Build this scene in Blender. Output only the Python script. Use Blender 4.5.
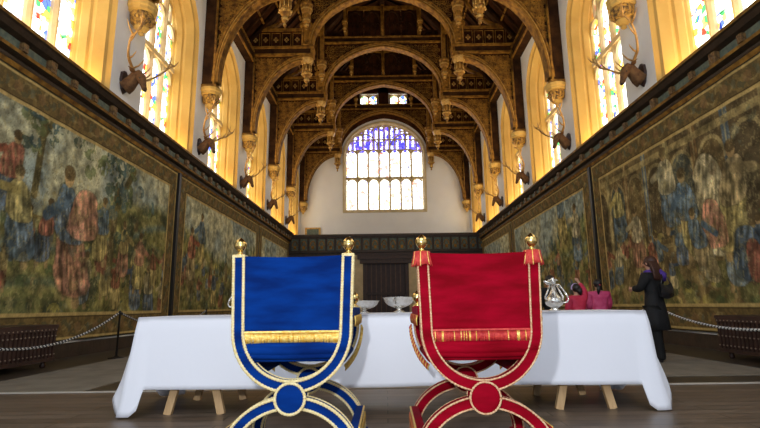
import bpy, math, random
import numpy as np
from mathutils import Vector, Matrix
for o in list(bpy.data.objects): bpy.data.objects.remove(o)
SC = bpy.context.scene; COL = SC.collection
PI = math.pi
# ------------------------------------------------------------------ camera
CZ = 0.87
cd = bpy.data.cameras.new('camera'); cam = bpy.data.objects.new('camera', cd); COL.objects.link(cam)
cd.sensor_width = 36; cd.lens = 498*36/760
cd.shift_x = -5/760; cd.shift_y = -5/760
cd.clip_start = 0.05; cd.clip_end = 200
cam.location = (0, 0, CZ)
cam.rotation_euler = (Matrix.Rotation(math.radians(101), 3, 'X') @ Matrix.Rotation(math.radians(-0.8), 3, 'Z')).to_euler()
SC.camera = cam
# ------------------------------------------------------------------ world / view
w = bpy.data.worlds.new('world'); SC.world = w; w.use_nodes = True
w.node_tree.nodes['Background'].inputs[0].default_value = (0.75, 0.85, 1, 1)
w.node_tree.nodes['Background'].inputs[1].default_value = 0.35
SC.view_settings.view_transform = 'Standard'; SC.view_settings.look = 'None'
SC.view_settings.gamma = 1; SC.view_settings.exposure = 1.2; SC.view_settings.use_curve_mapping = False
SC.cycles.max_bounces = 8; SC.cycles.diffuse_bounces = 4
def area(name, loc, direction, sx, sy, power, color, spread=180):
    l = bpy.data.lights.new(name, 'AREA'); l.shape = 'RECTANGLE'; l.size = sx; l.size_y = sy
    l.energy = power; l.color = color; l.spread = math.radians(spread)
    o = bpy.data.objects.new(name, l); COL.objects.link(o); o.location = loc
    o.rotation_euler = Vector(direction).to_track_quat('-Z', 'Z').to_euler(); return o
# daylight from the big window behind the camera, the photographer's flash, floodlights on the sills
area('dais_window_daylight', (0, -3.5, 8), (0, 1, -0.35), 5, 6, 150, (0.9, 0.95, 1))
fl = bpy.data.lights.new('camera_flash', 'POINT'); fl.energy = 115; fl.shadow_soft_size = 0.035; fl.color = (0.93, 0.96, 1)
fo = bpy.data.objects.new('camera_flash', fl); COL.objects.link(fo); fo.location = (-0.26, -0.02, 1.2)
BAYS = [3.85 + 4.8*i for i in range(7)]
for c in BAYS:
    for s in (-1, 1):
        area('sill_floodlight', (s*6.32, c, 5.72), (s*0.12, 0, 1), 0.25, 2.9, 16, (1, 0.58, 0.15), 170)
for c in BAYS[1:6]:  # warm uplights added to brighten the roof, no lamps known on the cornice
    for s in (-1, 1):
        area('added_roof_uplight', (s*5.9, c, 5.6), (-s*0.45, 0, 1), 0.2, 1.2, 26, (1, 0.72, 0.36), 120)

# ------------------------------------------------------------------ helpers
def srgb(r, g, b):
    f = lambda c: (c/255/12.92) if c/255 <= 0.04045 else ((c/255+0.055)/1.055)**2.4
    return (f(r), f(g), f(b))
MATS = {}
def mat(name, col, rough=0.6, metal=0.0, col2=None, scale=6, bump=0.0, bscale=None, sheen=0, stretch=(1,1,1), spec=0.5, detail=4, sheen_tint=None):
    m = bpy.data.materials.new(name); m.use_nodes = True; nt = m.node_tree; N = nt.nodes; L = nt.links
    b = N['Principled BSDF']; b.inputs['Base Color'].default_value = (*col, 1)
    b.inputs['Roughness'].default_value = rough; b.inputs['Metallic'].default_value = metal
    b.inputs['Specular IOR Level'].default_value = spec
    if sheen:
        b.inputs['Sheen Weight'].default_value = sheen; b.inputs['Sheen Roughness'].default_value = 0.35
        if sheen_tint: b.inputs['Sheen Tint'].default_value = (*sheen_tint, 1)
    tc = N.new('ShaderNodeTexCoord'); mp = N.new('ShaderNodeMapping'); mp.inputs['Scale'].default_value = stretch
    L.new(tc.outputs['Object'], mp.inputs[0])
    nz = N.new('ShaderNodeTexNoise'); nz.inputs['Scale'].default_value = scale; nz.inputs['Detail'].default_value = detail
    L.new(mp.outputs[0], nz.inputs['Vector'])
    if col2:
        r = N.new('ShaderNodeValToRGB'); r.color_ramp.elements[0].position = 0.35; r.color_ramp.elements[1].position = 0.65
        r.color_ramp.elements[0].color = (*col, 1); r.color_ramp.elements[1].color = (*col2, 1)
        L.new(nz.outputs['Fac'], r.inputs[0]); L.new(r.outputs[0], b.inputs['Base Color'])
    if bump:
        n2 = N.new('ShaderNodeTexNoise'); n2.inputs['Scale'].default_value = bscale or scale*3; n2.inputs['Detail'].default_value = 6
        L.new(mp.outputs[0], n2.inputs['Vector'])
        bp = N.new('ShaderNodeBump'); bp.inputs['Strength'].default_value = bump; bp.inputs['Distance'].default_value = 0.02
        L.new(n2.outputs['Fac'], bp.inputs['Height']); L.new(bp.outputs[0], b.inputs['Normal'])
    MATS[name] = m; return m
def V(*a): return Vector(a)

class MB:
    def __init__(s): s.v = []; s.f = []; s.m = []; s.sm = []
    def add(s, vs, fs, mi=0, smooth=False):
        n = len(s.v); s.v += [tuple(p) for p in vs]
        for f in fs: s.f.append(tuple(n+i for i in f)); s.m.append(mi); s.sm.append(smooth)
    def box(s, lo, hi, mi=0, cham=0):
        x0, y0, z0 = lo; x1, y1, z1 = hi
        s.add([(x0,y0,z0),(x1,y0,z0),(x1,y1,z0),(x0,y1,z0),(x0,y0,z1),(x1,y0,z1),(x1,y1,z1),(x0,y1,z1)],
              [(0,3,2,1),(4,5,6,7),(0,1,5,4),(1,2,6,5),(2,3,7,6),(3,0,4,7)], mi)
    def tube(s, pts, r, n=8, mi=0, cap=True, mfun=None, smooth=True):
        pts = [Vector(p) for p in pts]; k = len(pts)
        rr = r if isinstance(r, (list, tuple)) else [r]*k
        T = [(pts[min(i+1,k-1)]-pts[max(i-1,0)]).normalized() for i in range(k)]
        up = Vector((0,0,1)) if abs(T[0].z) < 0.9 else Vector((1,0,0))
        a = T[0].cross(up).normalized(); base = len(s.v)
        for i in range(k):
            a = (a - T[i]*a.dot(T[i])).normalized(); b = T[i].cross(a)
            for j in range(n):
                q = 2*PI*j/n; s.v.append(tuple(pts[i] + (a*math.cos(q)+b*math.sin(q))*rr[i]))
        for i in range(k-1):
            for j in range(n):
                p = base+i*n
                s.f.append((p+j, p+(j+1)%n, p+n+(j+1)%n, p+n+j)); s.m.append(mfun(i, j) if mfun else mi); s.sm.append(smooth)
        if cap:
            s.f.append(tuple(base+j for j in range(n))[::-1]); s.m.append(mfun(0,0) if mfun else mi); s.sm.append(False)
            s.f.append(tuple(base+(k-1)*n+j for j in range(n))); s.m.append(mfun(k-2,0) if mfun else mi); s.sm.append(False)
    def lathe(s, prof, c=(0,0,0), n=20, mi=0, smooth=True, mfun=None, phase=0, sx=1, sy=1):
        base = len(s.v)
        for (r, z) in prof:
            for j in range(n):
                q = 2*PI*j/n+phase; s.v.append((c[0]+max(r,1e-4)*math.cos(q)*sx, c[1]+max(r,1e-4)*math.sin(q)*sy, c[2]+z))
        for i in range(len(prof)-1):
            for j in range(n):
                p = base+i*n; s.f.append((p+j, p+(j+1)%n, p+n+(j+1)%n, p+n+j)); s.m.append(mfun(i) if mfun else mi); s.sm.append(smooth)
        s.f.append(tuple(base+j for j in range(n))[::-1]); s.m.append(mfun(0) if mfun else mi); s.sm.append(False)
        s.f.append(tuple(base+(len(prof)-1)*n+j for j in range(n))); s.m.append(mfun(len(prof)-2) if mfun else mi); s.sm.append(False)
    def ball(s, c, r, mi=0, n=12, sc=(1,1,1)):
        prof = [(math.sin(PI*i/8), -math.cos(PI*i/8)) for i in range(9)]
        base = len(s.v); s.lathe([(a*r, b*r) for a, b in prof], (0,0,0), n, mi)
        for i in range(base, len(s.v)):
            p = s.v[i]; s.v[i] = (c[0]+p[0]*sc[0], c[1]+p[1]*sc[1], c[2]+p[2]*sc[2])
    def sweep(s, pts, axis, w, d, mi=0, closed=False, off=0.0, smooth=False):
        """a w (in plane) by d (along axis) rectangle swept along pts, shifted off in plane"""
        pts = [Vector(p) for p in pts]; k = len(pts); ax = Vector(axis).normalized(); base = len(s.v)
        for i in range(k):
            if closed: t = pts[(i+1)%k]-pts[(i-1)%k]
            else: t = pts[min(i+1,k-1)]-pts[max(i-1,0)]
            n = t.cross(ax).normalized(); c = pts[i]+n*off
            for a, b in ((-1,-1),(1,-1),(1,1),(-1,1)): s.v.append(tuple(c+n*(w/2*a)+ax*(d/2*b)))
        for i in range(k if closed else k-1):
            for j in range(4):
                p = base+i*4; q = base+((i+1)%k)*4
                s.f.append((p+j, p+(j+1)%4, q+(j+1)%4, q+j)); s.m.append(mi); s.sm.append(smooth)
        if not closed:
            s.f.append((base+3,base+2,base+1,base)); s.m.append(mi); s.sm.append(False)
            e = base+(k-1)*4; s.f.append((e,e+1,e+2,e+3)); s.m.append(mi); s.sm.append(False)
    def strip(s, A, B, thick, mi=0):
        """solid between two point rows A and B, given thickness vector"""
        k = len(A); t = Vector(thick); base = len(s.v)
        for i in range(k):
            a = Vector(A[i]); b = Vector(B[i])
            s.v += [tuple(a), tuple(b), tuple(b+t), tuple(a+t)]
        for i in range(k-1):
            p = base+4*i; q = p+4
            for j in range(4): s.f.append((p+j, q+j, q+(j+1)%4, p+(j+1)%4)); s.m.append(mi); s.sm.append(False)
        s.f.append((base, base+1, base+2, base+3)); s.m.append(mi); s.sm.append(False)
        e = base+4*(k-1); s.f.append((e+3,e+2,e+1,e)); s.m.append(mi); s.sm.append(False)
    def grid(s, fn, nu, nv, mi=0, smooth=True, mfun=None):
        base = len(s.v)
        for i in range(nu+1):
            for j in range(nv+1): s.v.append(tuple(fn(i/nu, j/nv)))
        for i in range(nu):
            for j in range(nv):
                p = base+i*(nv+1)+j; s.f.append((p, p+nv+1, p+nv+2, p+1)); s.m.append(mfun(i,j) if mfun else mi); s.sm.append(smooth)
    def ring(s, c, r, t, axis='y', n=12, mi=0):
        pts = []
        for j in range(n):
            q = 2*PI*j/n; a, b = math.cos(q)*r, math.sin(q)*r
            pts.append((c[0]+a, c[1], c[2]+b) if axis == 'y' else (c[0], c[1]+a, c[2]+b))
        s.sweep(pts, (0,1,0) if axis == 'y' else (1,0,0), t, t, mi, closed=True)
    def build(s, name, mats, parent=None):
        me = bpy.data.meshes.new(name); me.from_pydata(s.v, [], s.f)
        mats = mats if isinstance(mats, (list, tuple)) else [mats]
        for m in mats: me.materials.append(MATS[m] if isinstance(m, str) else m)
        me.polygons.foreach_set('material_index', s.m); me.polygons.foreach_set('use_smooth', s.sm); me.update()
        o = bpy.data.objects.new(name, me); COL.objects.link(o)
        if parent: o.parent = parent
        return o
def tag(o, label=None, cat=None, group=None, kind=None):
    if label: o['label'] = label
    if cat: o['category'] = cat
    if group: o['group'] = group
    if kind: o['kind'] = kind
    return o
def thing(name, label, cat, loc=(0,0,0), rz=0, group=None, kind=None):
    o = bpy.data.objects.new(name, None); COL.objects.link(o); o.location = loc; o.rotation_euler = (0,0,rz); o.empty_display_size = 0.1
    return tag(o, label, cat, group, kind)
def copy_tree(o, parent=None):
    c = o.copy(); COL.objects.link(c)
    if parent: c.parent = parent
    for ch in [x for x in COL.objects if x.parent == o]: copy_tree(ch, c)
    return c
def tudor(u, p=2.3):      # normalised four-centred arch height at |u|<=1
    a = min(1, abs(u)); return 0.86*(1-a**p)**0.5 + 0.14*(1-a)
def archpts(hw, zs, za, n=24, x0=0):
    out = []
    for i in range(n+1):
        q = PI*i/n; u = -math.cos(q); out.append((x0+u*hw, zs+(za-zs)*tudor(u)))
    return out

def settle(x, y, z):
    # roof timbers: fitted heights and spans above the corbels
    h = z-0.87
    if h > 6.8: h = h*(0.98+(h-6.8)*0.0085)
    else: h *= 0.98
    a = min(1, max(0, (5.7-abs(x))/2.3)); return (x*(1+0.037*a), y, 0.87+h)
def settle_obj(o):
    for v in o.data.vertices: v.co = settle(*v.co)
# ------------------------------------------------------------------ materials
mat('plaster', (0.82,0.82,0.82), 0.9, col2=(0.87,0.87,0.86), scale=0.8, bump=0.1)
mat('cream_stone', (0.56,0.36,0.10), 0.85, col2=(0.64,0.43,0.13), scale=1.5, bump=0.15, bscale=8)
mat('pale_stone', (0.55,0.45,0.27), 0.85, col2=(0.68,0.56,0.34), scale=3, bump=0.1, bscale=10)
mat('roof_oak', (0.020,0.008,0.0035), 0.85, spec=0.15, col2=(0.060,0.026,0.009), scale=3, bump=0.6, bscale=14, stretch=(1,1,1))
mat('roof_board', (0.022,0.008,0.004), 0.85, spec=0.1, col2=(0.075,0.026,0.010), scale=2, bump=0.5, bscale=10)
mat('gilt_oak', (0.36,0.185,0.030), 0.6, spec=0.25, col2=(0.12,0.052,0.010), scale=5, bump=0.5, bscale=30)
mat('gilt_dark', (0.10,0.045,0.022), 0.5, col2=(0.14,0.065,0.03), scale=5)
mat('boss_oak', (0.07,0.035,0.012), 0.55, col2=(0.24,0.13,0.04), scale=16, bump=0.4)
mat('gilding', (0.62,0.40,0.12), 0.4, col2=(0.40,0.22,0.05), scale=9, metal=0.3, bump=0.3, bscale=40)
mat('carved_corbel', (0.60,0.34,0.06), 0.6, col2=(0.05,0.025,0.015), scale=14, bump=0.9, bscale=18)
mat('dark_moulding', (0.030,0.018,0.010), 0.5, col2=(0.055,0.032,0.018), scale=5, bump=0.3)
mat('blue_green_panel', (0.06,0.09,0.08), 0.6, col2=(0.14,0.17,0.12), scale=12)
mat('dark_door_oak', (0.030,0.014,0.009), 0.5, col2=(0.06,0.028,0.016), scale=4, stretch=(6,6,1))
mat('gold', (0.83,0.60,0.22), 0.22, metal=1.0, bump=0.05)
mat('gold_braid', (0.86,0.66,0.26), 0.5, col2=(0.96,0.85,0.52), scale=90, metal=0.15, bump=0.6, bscale=160)
mat('rose_braid', (0.62,0.28,0.14), 0.6, col2=(0.85,0.62,0.36), scale=90, bump=0.6, bscale=160)
mat('gold_fringe', (0.85,0.50,0.07), 0.35, col2=(0.98,0.75,0.25), scale=60, metal=0.35, bump=0.3)
mat('red_fringe', (0.45,0.015,0.02), 0.6, col2=(0.62,0.06,0.04), scale=60)
mat('blue_velvet', (0.0004,0.014,0.105), 0.8, col2=(0.0006,0.032,0.21), scale=3, sheen=0.03, sheen_tint=(0.2,0.4,1), bump=0.12, bscale=9, spec=0.06, stretch=(1,1,4))
mat('red_velvet', (0.17,0.0003,0.005), 0.8, col2=(0.30,0.0006,0.013), scale=3, sheen=0.03, sheen_tint=(1,0.15,0.3), bump=0.12, bscale=9, spec=0.06, stretch=(1,1,4))
mat('white_linen', (0.84,0.86,0.93), 0.85, bump=0.12, scale=4, bscale=5)
mat('pine', (0.66,0.44,0.22), 0.6, col2=(0.52,0.32,0.15), scale=5, stretch=(6,6,0.7))
mat('silver', (0.82,0.80,0.75), 0.18, metal=1.0, col2=(0.65,0.62,0.56), scale=30, bump=0.3, bscale=60)
mat('stone_floor', (0.045,0.034,0.022), 0.38, col2=(0.072,0.056,0.038), scale=2.5)
mat('matting', (0.19,0.165,0.125), 0.9, col2=(0.25,0.22,0.17), scale=3, bump=0.3, bscale=60)
mat('pale_strip', (0.55,0.52,0.46), 0.6)
mat('bench_wood', (0.034,0.015,0.011), 0.5, col2=(0.055,0.025,0.018), scale=4, bump=0.3)
mat('stud', (0.30,0.22,0.16), 0.35, metal=0.6)
mat('iron', (0.02,0.018,0.016), 0.5, metal=0.3)
mat('rope_white', (0.72,0.72,0.70), 0.8); mat('rope_dark', (0.03,0.03,0.035), 0.8)
mat('stag_fur', (0.10,0.045,0.018), 0.85, col2=(0.22,0.11,0.04), scale=9, bump=0.6, bscale=40)
mat('antler', (0.30,0.16,0.045), 0.55, col2=(0.52,0.31,0.10), scale=6, bump=0.3)
mat('stag_dark', (0.015,0.01,0.008), 0.4)
mat('skin', (0.55,0.30,0.20), 0.6); mat('hair_auburn', (0.045,0.016,0.010), 0.55, col2=(0.075,0.028,0.016), scale=20, stretch=(5,5,0.6))
mat('hair_black', (0.012,0.008,0.008), 0.5); mat('coat_black', (0.004,0.004,0.005), 0.8, bump=0.4, scale=5)
mat('trouser_black', (0.004,0.004,0.004), 0.85); mat('scarf_purple', (0.06,0.02,0.22), 0.8, col2=(0.11,0.05,0.34), scale=18, bump=0.4)
mat('bag_leather', (0.02,0.02,0.022), 0.35); mat('jacket_pink', (0.52,0.03,0.12), 0.7, col2=(0.68,0.10,0.24), scale=9, bump=0.4)
mat('jacket_red', (0.55,0.015,0.05), 0.7, col2=(0.65,0.04,0.10), scale=9, bump=0.4); mat('lilac', (0.6,0.45,0.75), 0.7)

def floor_boards():
    m = mat('dais_boards', (0.075,0.048,0.030), 0.33); nt = m.node_tree; N = nt.nodes; L = nt.links; b = N['Principled BSDF']
    tc = N.new('ShaderNodeTexCoord'); br = N.new('ShaderNodeTexBrick')
    br.inputs['Color1'].default_value = (0.19,0.145,0.11,1); br.inputs['Color2'].default_value = (0.12,0.088,0.064,1)
    br.inputs['Mortar'].default_value = (0.012,0.008,0.006,1); br.inputs['Scale'].default_value = 1
    br.inputs['Brick Width'].default_value = 2.6; br.inputs['Row Height'].default_value = 0.16; br.inputs['Mortar Size'].default_value = 0.004
    L.new(tc.outputs['Object'], br.inputs[0])
    mp = N.new('ShaderNodeMapping'); mp.inputs['Scale'].default_value = (1.2, 9, 1); L.new(tc.outputs['Object'], mp.inputs[0])
    nz = N.new('ShaderNodeTexNoise'); nz.inputs['Scale'].default_value = 3; nz.inputs['Detail'].default_value = 7; L.new(mp.outputs[0], nz.inputs[0])
    mx = N.new('ShaderNodeMixRGB'); mx.blend_type = 'MULTIPLY'; mx.inputs[0].default_value = 0.75
    rp = N.new('ShaderNodeValToRGB'); rp.color_ramp.elements[0].position = 0.3; rp.color_ramp.elements[1].position = 0.7
    rp.color_ramp.elements[0].color = (0.45,0.42,0.38,1); rp.color_ramp.elements[1].color = (1.5,1.45,1.4,1)
    L.new(nz.outputs[0], rp.inputs[0]); L.new(br.outputs[0], mx.inputs[1]); L.new(rp.outputs[0], mx.inputs[2]); L.new(mx.outputs[0], b.inputs['Base Color'])
    r2 = N.new('ShaderNodeMapRange'); r2.inputs[3].default_value = 0.25; r2.inputs[4].default_value = 0.55; L.new(nz.outputs[0], r2.inputs[0]); L.new(r2.outputs[0], b.inputs['Roughness'])
floor_boards()

def glass_mat(name, strength, palette, scale, white=0.6, head_z=None, bars=0.55):
    """leaded glass lit by the day outside"""
    m = bpy.data.materials.new(name); m.use_nodes = True; nt = m.node_tree; N = nt.nodes; L = nt.links; N.clear()
    out = N.new('ShaderNodeOutputMaterial'); em = N.new('ShaderNodeEmission'); L.new(em.outputs[0], out.inputs[0])
    tc = N.new('ShaderNodeTexCoord'); vo = N.new('ShaderNodeTexVoronoi'); vo.inputs['Scale'].default_value = scale
    L.new(tc.outputs['Object'], vo.inputs['Vector'])
    sp = N.new('ShaderNodeSeparateColor'); L.new(vo.outputs['Color'], sp.inputs[0])
    rp = N.new('ShaderNodeValToRGB'); cr = rp.color_ramp; cr.interpolation = 'CONSTANT'
    cr.elements[0].position = 0; cr.elements[0].color = (1,0.99,0.95,1)
    k = len(palette); cr.elements[1].position = white; cr.elements[1].color = (*palette[0],1)
    for i in range(1, k):
        e = cr.elements.new(white+(1-white)*i/k); e.color = (*palette[i],1)
    L.new(sp.outputs[0], rp.inputs[0])
    # large patches where colour gathers
    nz = N.new('ShaderNodeTexNoise'); nz.inputs['Scale'].default_value = 1.3; nz.inputs['Detail'].default_value = 1; L.new(tc.outputs['Object'], nz.inputs[0])
    mr = N.new('ShaderNodeMapRange'); mr.inputs[1].default_value = 0.36; mr.inputs[2].default_value = 0.46; L.new(nz.outputs[0], mr.inputs[0])
    mx = N.new('ShaderNodeMixRGB'); L.new(mr.outputs[0], mx.inputs[0]); mx.inputs[1].default_value = (1,0.99,0.94,1); L.new(rp.outputs[0], mx.inputs[2])
    cur = mx.outputs[0]
    if head_z is not None:
        sx = N.new('ShaderNodeSeparateXYZ'); L.new(tc.outputs['Object'], sx.inputs[0])
        g = N.new('ShaderNodeMath'); g.operation = 'GREATER_THAN'; L.new(sx.outputs[2], g.inputs[0]); g.inputs[1].default_value = head_z
        r2 = N.new('ShaderNodeValToRGB'); r2.color_ramp.interpolation = 'CONSTANT'
        r2.color_ramp.elements[0].color = (0.05,0.04,0.42,1); r2.color_ramp.elements[1].position = 0.45; r2.color_ramp.elements[1].color = (0.10,0.08,0.60,1)
        e = r2.color_ramp.elements.new(0.65); e.color = (0.18,0.10,0.45,1)
        L.new(sp.outputs[1], r2.inputs[0])
        pp = N.new('ShaderNodeMath'); pp.operation = 'PINGPONG'; L.new(sx.outputs[0], pp.inputs[0]); pp.inputs[1].default_value = 0.1943
        wv = N.new('ShaderNodeMath'); wv.operation = 'ABSOLUTE'; L.new(sx.outputs[0], wv.inputs[0])
        of = N.new('ShaderNodeMath'); of.operation = 'GREATER_THAN'; L.new(pp.outputs[0], of.inputs[0]); of.inputs[1].default_value = 0.115
        nzz = N.new('ShaderNodeTexNoise'); nzz.inputs['Scale'].default_value = 2.2; L.new(tc.outputs['Object'], nzz.inputs[0])
        g5 = N.new('ShaderNodeMath'); g5.operation = 'GREATER_THAN'; L.new(nzz.outputs[0], g5.inputs[0]); g5.inputs[1].default_value = 0.46
        an = N.new('ShaderNodeMath'); an.operation = 'MULTIPLY'; L.new(of.outputs[0], an.inputs[0]); L.new(g5.outputs[0], an.inputs[1])
        m5 = N.new('ShaderNodeMixRGB'); L.new(an.outputs[0], m5.inputs[0]); L.new(r2.outputs[0], m5.inputs[1]); m5.inputs[2].default_value = (0.85,0.88,1,1); r2 = m5
        m3 = N.new('ShaderNodeMixRGB'); L.new(g.outputs[0], m3.inputs[0]); L.new(cur, m3.inputs[1]); L.new(r2.outputs[0], m3.inputs[2]); cur = m3.outputs[0]
    # lead lines
    v2 = N.new('ShaderNodeTexVoronoi'); v2.feature = 'DISTANCE_TO_EDGE'; v2.inputs['Scale'].default_value = scale; L.new(tc.outputs['Object'], v2.inputs['Vector'])
    lt = N.new('ShaderNodeMath'); lt.operation = 'GREATER_THAN'; L.new(v2.outputs[0], lt.inputs[0]); lt.inputs[1].default_value = 0.05
    # saddle bars
    s2 = N.new('ShaderNodeSeparateXYZ'); L.new(tc.outputs['Object'], s2.inputs[0])
    fr = N.new('ShaderNodeMath'); fr.operation = 'WRAP'; L.new(s2.outputs[2], fr.inputs[0]); fr.inputs[1].default_value = bars; fr.inputs[2].default_value = 0
    g2 = N.new('ShaderNodeMath'); g2.operation = 'GREATER_THAN'; L.new(fr.outputs[0], g2.inputs[0]); g2.inputs[1].default_value = 0.03
    mm = N.new('ShaderNodeMath'); mm.operation = 'MULTIPLY'; L.new(lt.outputs[0], mm.inputs[0]); L.new(g2.outputs[0], mm.inputs[1])
    ma = N.new('ShaderNodeMapRange'); ma.inputs[3].default_value = 0.25; ma.inputs[4].default_value = 1; L.new(mm.outputs[0], ma.inputs[0])
    m4 = N.new('ShaderNodeMixRGB'); m4.blend_type = 'MULTIPLY'; m4.inputs[0].default_value = 1; L.new(cur, m4.inputs[1]); L.new(ma.outputs[0], m4.inputs[2])
    L.new(m4.outputs[0], em.inputs[0]); em.inputs[1].default_value = strength
    MATS[name] = m
glass_mat("side_glass", 2.2, [(0.75,0.45,0.05),(0.9,0.75,0.3),(0.05,0.30,0.08),(0.55,0.04,0.02),(0.9,0.8,0.5),(0.06,0.10,0.5),(0.8,0.55,0.1)], 7.5, 0.34)
glass_mat('end_glass', 1.7, [(0.9,0.75,0.3),(0.8,0.25,0.2),(0.4,0.4,0.8),(0.95,0.85,0.55)], 4.5, 0.72, head_z=12.0, bars=0.6)

# ================================================================== SETTING
HW = 6.1; SILL = 5.46; SPR = 9.6; APX = 11.25; WTOP = 12.0; OPEN = 1.72
Y0, Y1, YS = -3.0, 35.1, 31.2
b = MB(); b.box((-7.4,Y0,-0.25),(7.4,5.6,0.0)); tag(b.build('floor', 'dais_boards'), 'dark polished floorboards running across the hall under the table', kind='structure')
b = MB(); b.box((-7.4,5.6,-0.25),(7.4,Y1,-0.0)); tag(b.build('floor', 'stone_floor'), 'dark brown floor of the hall beyond the pale strip', kind='structure')
b = MB(); b.box((-7.0,5.6,0.0),(7.0,5.67,0.006)); tag(b.build('trim_1', 'pale_strip'), 'thin pale strip across the floor behind the table', kind='structure')
for s, z0 in ((-1, 5.68), (1, 6.2)):
    b = MB(); x0, x1 = sorted((s*3.3, s*4.85)); b.box((x0, z0, 0.0), (x1, 30.9, 0.007))
    tag(b.build('floor_matting', 'matting'), 'pale matting walkway along the %s wall' % ('left' if s < 0 else 'right'), kind='structure')

def side_wall(s, name):
    b = MB()
    def bx(y0, y1, z0, z1):
        x0, x1 = sorted((s*HW, s*7.3)); b.box((x0,y0,z0),(x1,y1,z1))
    bx(Y0, Y1, 0, SILL)
    edges = [Y0]
    for c in BAYS: edges += [c-OPEN, c+OPEN]
    edges.append(Y1)
    for i in range(0, len(edges), 2): bx(edges[i], edges[i+1], SILL, WTOP)
    for c in BAYS:
        P = archpts(OPEN, SPR, APX, 24, c)
        b.strip([(s*HW, y, z) for y, z in P], [(s*HW, y, WTOP) for y, z in P], (s*0.25,0,0))
    tag(b.build(name, 'plaster'), kind='structure')
side_wall(-1, 'wall_left'); side_wall(1, 'wall_right')

def lighthead(b, x0, x1, z, h, y, t, mi=0, n=8):
    """cusped head of one window light: spandrel above a small pointed arch"""
    c = (x0+x1)/2; hw = (x1-x0)/2; P = archpts(hw, z-h, z-0.03, n, c)
    b.strip([(x, y, q) for x, q in P], [(x, y, z+0.02) for x, q in P], (0,t,0), mi)
def make_window(name):
    root = thing(name, None, None, kind='structure')
    D = 0.72; ih = 1.42; ispr = 9.5; iapx = 10.97
    # splayed and moulded surround
    b = MB(); rings = [(0,0),(0.10,0.05),(0.12,0.14),(0.34,0.22),(0.42,0.21),(0.46,0.26),(0.62,0.29),(0.66,0.27),(0.72,0.30),(0.86,0.30)]
    R = []
    for d, inn in rings:
        hw = OPEN-inn; P = [(-hw, SILL-0.02)] + archpts(hw, SPR-inn*0.3, APX-inn, 24) + [(hw, SILL-0.02)]
        R.append([(x, d, z) for x, z in P])
    k = len(R[0]); base = len(b.v)
    for r in R: b.v += r
    for i in range(len(R)-1):
        for j in range(k-1):
            p = base+i*k+j; b.f.append((p, p+k, p+k+1, p+1)); b.m.append(0); b.sm.append(False)
    b.build('surround', 'cream_stone', root)
    b = MB(); b.add([(-OPEN,-0.0,SILL+0.01),(OPEN,0,SILL+0.01),(ih+0.02,0.8,SILL+0.12),(-ih-0.02,0.8,SILL+0.12)], [(0,1,2,3)]); b.build('sill', 'cream_stone', root)
    # glass sheet
    b = MB(); P = [(-ih, SILL)] + archpts(ih+0.02, ispr, iapx+0.02, 24) + [(ih, SILL)]
    for i in range(len(P)-1):
        a, c = P[i], P[i+1]
        if abs(a[0]-c[0]) < 1e-6: continue
        b.add([(a[0],D+0.06,SILL),(c[0],D+0.06,SILL),(c[0],D+0.06,c[1]),(a[0],D+0.06,a[1])], [(0,1,2,3)])
    b.build('leaded_glass', 'side_glass', root)
    # tracery
    b = MB(); lw = 2*ih/4
    def top(x): return ispr+(iapx-ispr)*tudor(x/ih)
    for i in (-1,0,1):
        x = i*lw; b.add(*_mull(x, 0.055, D-0.10, D+0.05, SILL, top(x)))
    b.box((-ih, D-0.10, 8.27), (ih, D+0.05, 8.42))
    for i in range(4):
        x0 = -ih+i*lw+0.03; x1 = x0+lw-0.06
        lighthead(b, x0, x1, 8.28, 0.42, D-0.04, 0.09)
        zt = 10.1 if i in (1,2) else 9.8
        lighthead(b, x0, x1, zt, 0.42, D-0.04, 0.09)
        xm = (x0+x1)/2; b.add(*_mull(xm, 0.035, D-0.05, D+0.05, zt, top(xm)))
        for xx0, xx1 in ((x0, xm-0.03), (xm+0.03, x1)):
            zz = min(top(xx0), top(xx1))-0.02
            if zz > zt+0.3: lighthead(b, xx0, xx1, zz, 0.2, D-0.04, 0.09)
    b.build('tracery', 'pale_stone', root)
    return root
def _mull(x, w, y0, y1, z0, z1):
    P = [(x-w,y1),(x-w,(y0+y1)/2),(x-w*0.4,y0),(x+w*0.4,y0),(x+w,(y0+y1)/2),(x+w,y1)]
    n = len(P); vs = [(a,c,z0) for a,c in P]+[(a,c,z1) for a,c in P]
    return vs, [(i,(i+1)%n,n+(i+1)%n,n+i) for i in range(n)]+[tuple(range(n))[::-1], tuple(range(n,2*n))]
w0 = make_window('window_1'); first = True; wn = 1
for c in BAYS:
    for s in (-1, 1):
        o = w0 if first else copy_tree(w0)
        if not first: o.name = 'window_%d' % wn
        first = False; wn += 1
        o.location = (s*HW, c, 0); o.rotation_euler = (0,0, PI/2 if s < 0 else -PI/2)

# end wall with the great window and two gable windows
EX = 2.87; EB = 7.60; ES = 11.85; EA = 14.2
b = MB()
def eb(x0,x1,z0,z1): b.box((x0,Y1,z0),(x1,Y1+0.8,z1))
eb(-7.3,-EX,0,18.6); eb(EX,7.3,0,18.6); eb(-EX,EX,0,EB)
P = archpts(EX, ES, EA, 30); b.strip([(x,Y1,z) for x,z in P], [(x,Y1,15.3) for x,z in P], (0,0.8,0))
eb(-EX,-1.72,15.3,18.6); eb(-0.42,0.42,15.3,18.6); eb(1.72,EX,15.3,18.6)
for sx in (-1.12,1.12): eb(sx-0.66,sx+0.66,16.48,18.6)
tag(b.build('wall_end', 'plaster'), 'white end wall around the great stained window', kind='structure')
r = thing('window_%d' % wn, None, None, (0,Y1,0), kind='structure'); wn += 1
b = MB(); rings = [(-0.06,-0.16),(-0.06,-0.02),(0.02,0.0),(0.12,0.08),(0.22,0.10),(0.45,0.12)]
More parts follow.
